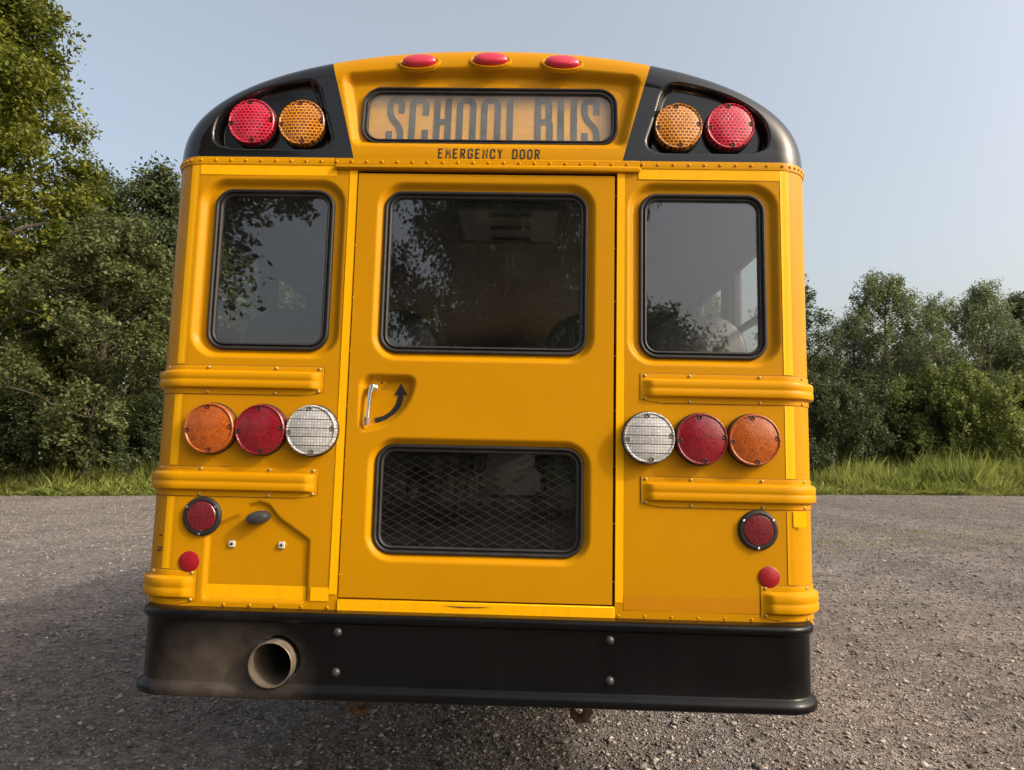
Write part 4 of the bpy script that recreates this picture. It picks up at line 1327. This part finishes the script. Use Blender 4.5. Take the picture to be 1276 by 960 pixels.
# sign window over the door
def sign_base(x, z): return LEAN * (z - Z0) + 0.030
SP = [(-0.0125, 0.012), (-0.0125, -0.002), (-0.0095, -0.008), (-0.005, -0.0085), (-0.002, -0.004), (0.001, -0.005), (0.004, -0.012), (0.008, -0.013), (0.0115, -0.009), (0.0125, -0.002), (0.0125, 0.006), (0, 0.012)]
sg = sweep_ring('sign_gasket', SIGNW, SP, RUB, cap_c, sign_base)
mb = MB(); pts = rr_path(*SIGNW, n=8)
n = len(pts); V = []
for dy in (0.002, 0.006):
    for p in pts:
        x, z = p[0] - p[2] * .003, p[1] - p[3] * .003
        V.append((x, sign_base(x, z) + dy, z))
F = [tuple(range(n)), tuple(range(2 * n - 1, n - 1, -1))] + [(i, (i + 1) % n, n + (i + 1) % n, n + i) for i in range(n)]
mb.add(V, F); mb.build('sign_glass', GLASS_SIGN, cap_c, smooth=False)
SY = lambda z: LEAN * (z - Z0) + 0.030 + 0.026
mb = MB(); mb.add([(-0.54, SY(2.60), 2.60), (0.54, SY(2.60), 2.60), (0.54, SY(2.90), 2.90), (-0.54, SY(2.90), 2.90)], [(0, 1, 2, 3)])
sp = mb.build('sign_panel', SIGN, cap_c, smooth=False)

GLY = {
 'S': [[(1, .70), (1, 1), (0, 1), (0, .64), (1, .36), (1, 0), (0, 0), (0, .30)]], 'C': [[(1, .66), (1, 1), (0, 1), (0, 0), (1, 0), (1, .34)]],
 'H': [[(0, -.04), (0, 1.04)], [(1, -.04), (1, 1.04)], [(0, .52), (1, .52)]], 'O': [[(0, .5), (0, 1), (1, 1), (1, 0), (0, 0), (0, .5)]],
 'L': [[(0, 1.04), (0, 0), (1, 0)]], 'B': [[(0, .53), (0, 1), (.92, 1), (.92, .53), (0, .53)], [(0, .53), (0, 0), (1, 0), (1, .53), (.5, .53)]],
 'U': [[(0, 1.04), (0, 0), (1, 0), (1, 1.04)]], 'E': [[(1, 1), (0, 1), (0, 0), (1, 0)], [(0, .53), (.82, .53)]],
 'M': [[(0, -.05), (0, 1), (.5, .42), (1, 1), (1, -.05)]], 'R': [[(0, -.05), (0, 1), (.95, 1), (.95, .5), (0, .5)], [(.5, .5), (1, -.05)]],
 'G': [[(1, .72), (1, 1), (0, 1), (0, 0), (1, 0), (1, .47), (.5, .47)]], 'N': [[(0, -.05), (0, 1), (1, 0), (1, 1.05)]],
 'Y': [[(0, 1.05), (.5, .5), (1, 1.05)], [(.5, .5), (.5, -.05)]], 'D': [[(0, .5), (0, 1), (1, 1), (1, 0), (0, 0), (0, .5)]]}
SHARPC = set('EMNY')
def ribbon(P, w, closed):
    n = len(P); P = [np.array(p, float) for p in P]
    Lp, Rp = [], []
    for i in range(n):
        if closed:
            a, b = P[i] - P[i - 1], P[(i + 1) % n] - P[i]
        else:
            a = P[i] - P[i - 1] if i > 0 else P[1] - P[0]
            b = P[i + 1] - P[i] if i < n - 1 else P[i] - P[i - 1]
        a /= np.linalg.norm(a) + 1e-12; b /= np.linalg.norm(b) + 1e-12
        na, nb = np.array([-a[1], a[0]]), np.array([-b[1], b[0]])
        m = na + nb; m /= np.linalg.norm(m) + 1e-12
        k = min(2.2, 1 / max(0.3, m @ na))
        Lp.append(P[i] + m * w / 2 * k); Rp.append(P[i] - m * w / 2 * k)
    return Lp, Rp
def letter(ch, x0, x1, za, zb, w, yfun, mat, parent, rad):
    """stroke letter whose stroke outline fills x0..x1, za..zb; lies on the surface yfun"""
    V = []; F = []; lay = 0
    for st in GLY[ch]:
        P = [(x0 + w / 2 + u * (x1 - x0 - w), za + w / 2 + v * (zb - za - w)) for u, v in st]
        closed = st[0] == st[-1]
        if closed: P = P[:-1]
        Q = []
        m = len(P)
        for i in range(m):
            p = np.array(P[i], float)
            if (not closed and i in (0, m - 1)) or ch in SHARPC or (ch in 'DBR' and st[i][0] == 0) or (ch == 'L'):
                Q.append(p); continue
            a, b = np.array(P[i - 1], float), np.array(P[(i + 1) % m], float)
            da, db = np.linalg.norm(a - p), np.linalg.norm(b - p)
            ang = math.acos(np.clip(((a - p) / da) @ ((b - p) / db), -1, 1))
            if ang > PI * .97: Q.append(p); continue
            r = min(rad, 0.49 * da, 0.49 * db)
            s_, e = p + (a - p) / da * r, p + (b - p) / db * r
            for t in np.linspace(0, 1, 7):
                Q.append((1 - t) ** 2 * s_ + 2 * t * (1 - t) * p + t * t * e)
        Lp, Rp = ribbon(Q, w, closed)
        n = len(Q); b0 = len(V)
        for l, r in zip(Lp, Rp):
            V += [(l[0], yfun(l[0], l[1]) - .0004 * lay, l[1]), (r[0], yfun(r[0], r[1]) - .0004 * lay, r[1])]
        for i in range(n if closed else n - 1):
            j = (i + 1) % n
            F.append((b0 + 2 * i, b0 + 2 * i + 1, b0 + 2 * j + 1, b0 + 2 * j))
        lay += 1
    return mk('letter', V, F, mat, parent, smooth=False)
def sx_px(v): return v
PX0 = 3.867
def sgx(v): return ((470 + v / PX0) - 611.0) * (0.9805 / 319.5)          # measured on the sign
for ch, a, b in (('S', 44, 130), ('C', 154, 249), ('H', 274, 359), ('O', 384, 479), ('O', 503, 599), ('L', 628, 715), ('B', 763, 851), ('U', 874, 967), ('S', 988, 1076)):
    letter(ch, sgx(a) * 1.015, sgx(b) * 1.015, 2.641, 2.858, 0.0245, lambda x, z: SY(z) - 0.002, SLATE, sp, 0.030)
txt = 'EMERGENCY DOOR'
x = -0.187; pitch = 0.02805
for i, ch in enumerate(txt):
    if ch != ' ':
        letter(ch, x + i * pitch + .001, x + i * pitch + 0.0205, 2.5705, 2.6115, 0.0050, lambda a, z: float(LEAN * (z - Z0) * min(1, (z - Z0) / .05)) - 0.0016, INK, cap_c, 0.008)

# number-plate lamp and fixing nuts
mb = MB()
V = []; n = 24
prof = [(1.0, 0.012), (1.0, -0.006), (0.95, -0.022), (0.8, -0.032), (0.45, -0.037), (0.1, -0.038)]
for f, h_ in prof:
    for i in range(n):
        a = 2 * PI * i / n
        V.append((-0.782 + 0.040 * f * math.cos(a) , h_ , 1.222 + 0.024 * f * math.sin(a) + 0.010 * f * math.cos(a) * .5))
F = [(j * n + i, j * n + (i + 1) % n, (j + 1) * n + (i + 1) % n, (j + 1) * n + i) for j in range(len(prof) - 1) for i in range(n)] + [tuple((len(prof) - 1) * n + i for i in range(n))]
mb.add(V, F); lp = mb.build('number_plate_lamp', plain('grey_black_plastic', (0.03, 0.031, 0.034), 0.45), bus)
MB().lathe((-0.764, -0.0335, 1.229), [(0.0, -0.0035), (0.004, -0.0035), (0.0048, 0.0)], 10).build('screw', DKSTEEL, lp)
for x in (-0.8765, -0.697):
    nb = MB().box(x - .0115, x + .0115, 0.004, 0.012, 1.1145, 1.1375, 0.0018).build('plate_nut', plain('pale_clip', (0.55, 0.52, 0.45), 0.5), bus)
    MB().lathe((x, 0.005, 1.126), [(0.0, -0.004), (0.0045, -0.004), (0.0055, 0.0)], 8).build('screw', DKSTEEL, nb)

# scuffs on the left corner
def corner_patch(pts, off, mat, name):
    P, s = plan(-1, 1.0, RC + .02, step=0.02); arc = 1.0 + s
    V = []
    for a, z in pts:
        v = [np.interp(a, arc, P[:, c]) for c in range(4)]
        l = math.hypot(v[2], v[3]); V.append((v[0] + v[2] / l * off, v[1] + v[3] / l * off, z))
    return mk(name, V, [tuple(range(len(V)))], mat, bus, smooth=False)
SCUFF = plain('scraped_dark_paint', (0.07, 0.035, 0.01), 0.8, var=0.6, scale=60)
corner_patch([(1.117, 1.106), (1.130, 1.112), (1.142, 1.108), (1.160, 1.112), (1.143, 1.1045), (1.132, 1.106)], 0.0026, SCUFF, 'scuff')
corner_patch([(1.120, 1.099), (1.138, 1.102), (1.158, 1.098), (1.146, 1.094), (1.150, 1.085), (1.141, 1.094)], 0.0028, SCUFF, 'scuff')
corner_patch([(1.128, 1.148), (1.134, 1.154), (1.150, 1.150), (1.138, 1.147)], 0.0026, SCUFF, 'scuff')
mb = MB(); mb.add([(-0.115, -0.0056, 0.935), (-0.05, -0.0056, 0.929), (0.02, -0.0056, 0.931), (0.06, -0.0056, 0.934), (-0.03, -0.0056, 0.9335)], [(0, 1, 2, 3, 4)]); mb.build('scuff', SEAL, bus, smooth=False)

# bumper
def bumper():
    hw, rc, yf, yb = 1.170, 0.115, -0.060, 0.85
    path = []
    for y in np.linspace(yb, yf + rc, 4)[:-1]: path.append((-hw, y, -1, 0))
    for i in range(13):
        a = PI / 2 * i / 12; path.append((-hw + rc - rc * math.cos(a), yf + rc - rc * math.sin(a), -math.cos(a), -math.sin(a)))
    for x in np.linspace(-hw + rc, hw - rc, 40)[1:-1]: path.append((x, yf, 0, -1))
    for i in range(13):
        a = PI / 2 * i / 12; path.append((hw - rc + rc * math.sin(a), yf + rc - rc * math.cos(a), math.sin(a), -math.cos(a)))
    for y in np.linspace(yf + rc, yb, 4)[1:]: path.append((hw, y, 1, 0))
    prof = [(-0.062, 0.902), (-0.062, 0.909), (-0.01, 0.910), (0.004, 0.9095), (0.010, 0.906), (0.0135, 0.8995), (0.0138, 0.892), (0.0115, 0.884), (0.006, 0.878), (0.001, 0.8745), (0.0, 0.869),
            (0.0, 0.800), (0.0, 0.735), (0.0, 0.676), (0.0012, 0.6722), (0.0050, 0.6690), (0.0165, 0.6590), (0.0200, 0.6530), (0.0208, 0.642), (0.0185, 0.632), (0.012, 0.6275), (-0.05, 0.628), (-0.05, 0.634), (-0.006, 0.640), (-0.006, 0.880)]
    V = [(x + nx * o, y + ny * o, z) for x, y, nx, ny in path for o, z in prof]
    n, m = len(path), len(prof)
    F = [(i * m + j, (i + 1) * m + j, (i + 1) * m + (j + 1) % m, i * m + (j + 1) % m) for i in range(n - 1) for j in range(m)]
    F += [tuple(range(m)), tuple((n - 1) * m + j for j in range(m))]
    mb = MB(); mb.add(V, F)
    return mb.build('rear_bumper', BUMP, bus, smooth=False)
bmp = bumper()
EX, EZ = -0.676, 0.744
cut = MB().lathe((EX + .006, -0.06, EZ + .004), [(0.0, -0.2), (0.085, -0.2), (0.085, 0.2), (0.0, 0.2)], 40).build('cutter', GAP, None, smooth=False)
md = bmp.modifiers.new('hole', 'BOOLEAN'); md.object = cut; md.operation = 'DIFFERENCE'; md.solver = 'EXACT'
bpy.context.view_layer.update()
dg = bpy.context.evaluated_depsgraph_get()
bus_inv = bus.matrix_world.inverted()
cut.matrix_world = bus.matrix_world.copy()
bpy.context.view_layer.update(); dg = bpy.context.evaluated_depsgraph_get()
nm = bpy.data.meshes.new_from_object(bmp.evaluated_get(dg))
bmp.modifiers.clear(); bmp.data = nm
bmp.data.materials.clear(); bmp.data.materials.append(BUMP)
bmp.data.polygons.foreach_set('use_smooth', np.ones(len(bmp.data.polygons), bool)); bmp.data.polygons.foreach_set('material_index', np.zeros(len(bmp.data.polygons), np.int32)); bmp.data.set_sharp_from_angle(angle=R_(40))
bpy.data.objects.remove(cut)
for x in (-0.463, 0.464):
    for z in (0.848, 0.716):
        mb = MB(); mb.lathe((x, -0.060, z), [(0.0155, 0.0), (0.0150, -0.003), (0.0120, -0.008), (0.0065, -0.0115), (0.0, -0.0125)], 18)
        mb.build('bumper_bolt', DKSTEEL, bmp)
# exhaust pipe through the bumper
mb = MB()
prof = [(0.0705, 1.2), (0.0705, -0.097), (0.0710, -0.0995), (0.0732, -0.1000), (0.0745, -0.0985), (0.0745, 1.2)]
mb.lathe((EX, 0, EZ), prof[2:], 44)
ep = mb.build('exhaust_pipe', PIPE, bus)
mb = MB(); mb.lathe((EX, 0, EZ), [(0.0705, -0.0985), (0.0702, 0.0), (0.0702, 0.6), (0.0, 0.62)], 36); mb.build('pipe_bore', PIPE_IN, ep)
# tow hooks
for x in (-0.435, 0.395):
    mb = MB(); s_ = 1 if x < 0 else -1
    P = [(x - .01 * s_, 0.10, 0.70), (x - .014 * s_, 0.12, 0.60), (x - .014 * s_, 0.135, 0.550), (x - .004 * s_, 0.145, 0.524), (x + .018 * s_, 0.15, 0.517), (x + .036 * s_, 0.15, 0.532), (x + .042 * s_, 0.15, 0.558)]
    mb.tube(P, [.019, .019, .019, .018, .017, .015, .010], 10)
    mb.build('tow_hook', RUST, bus)
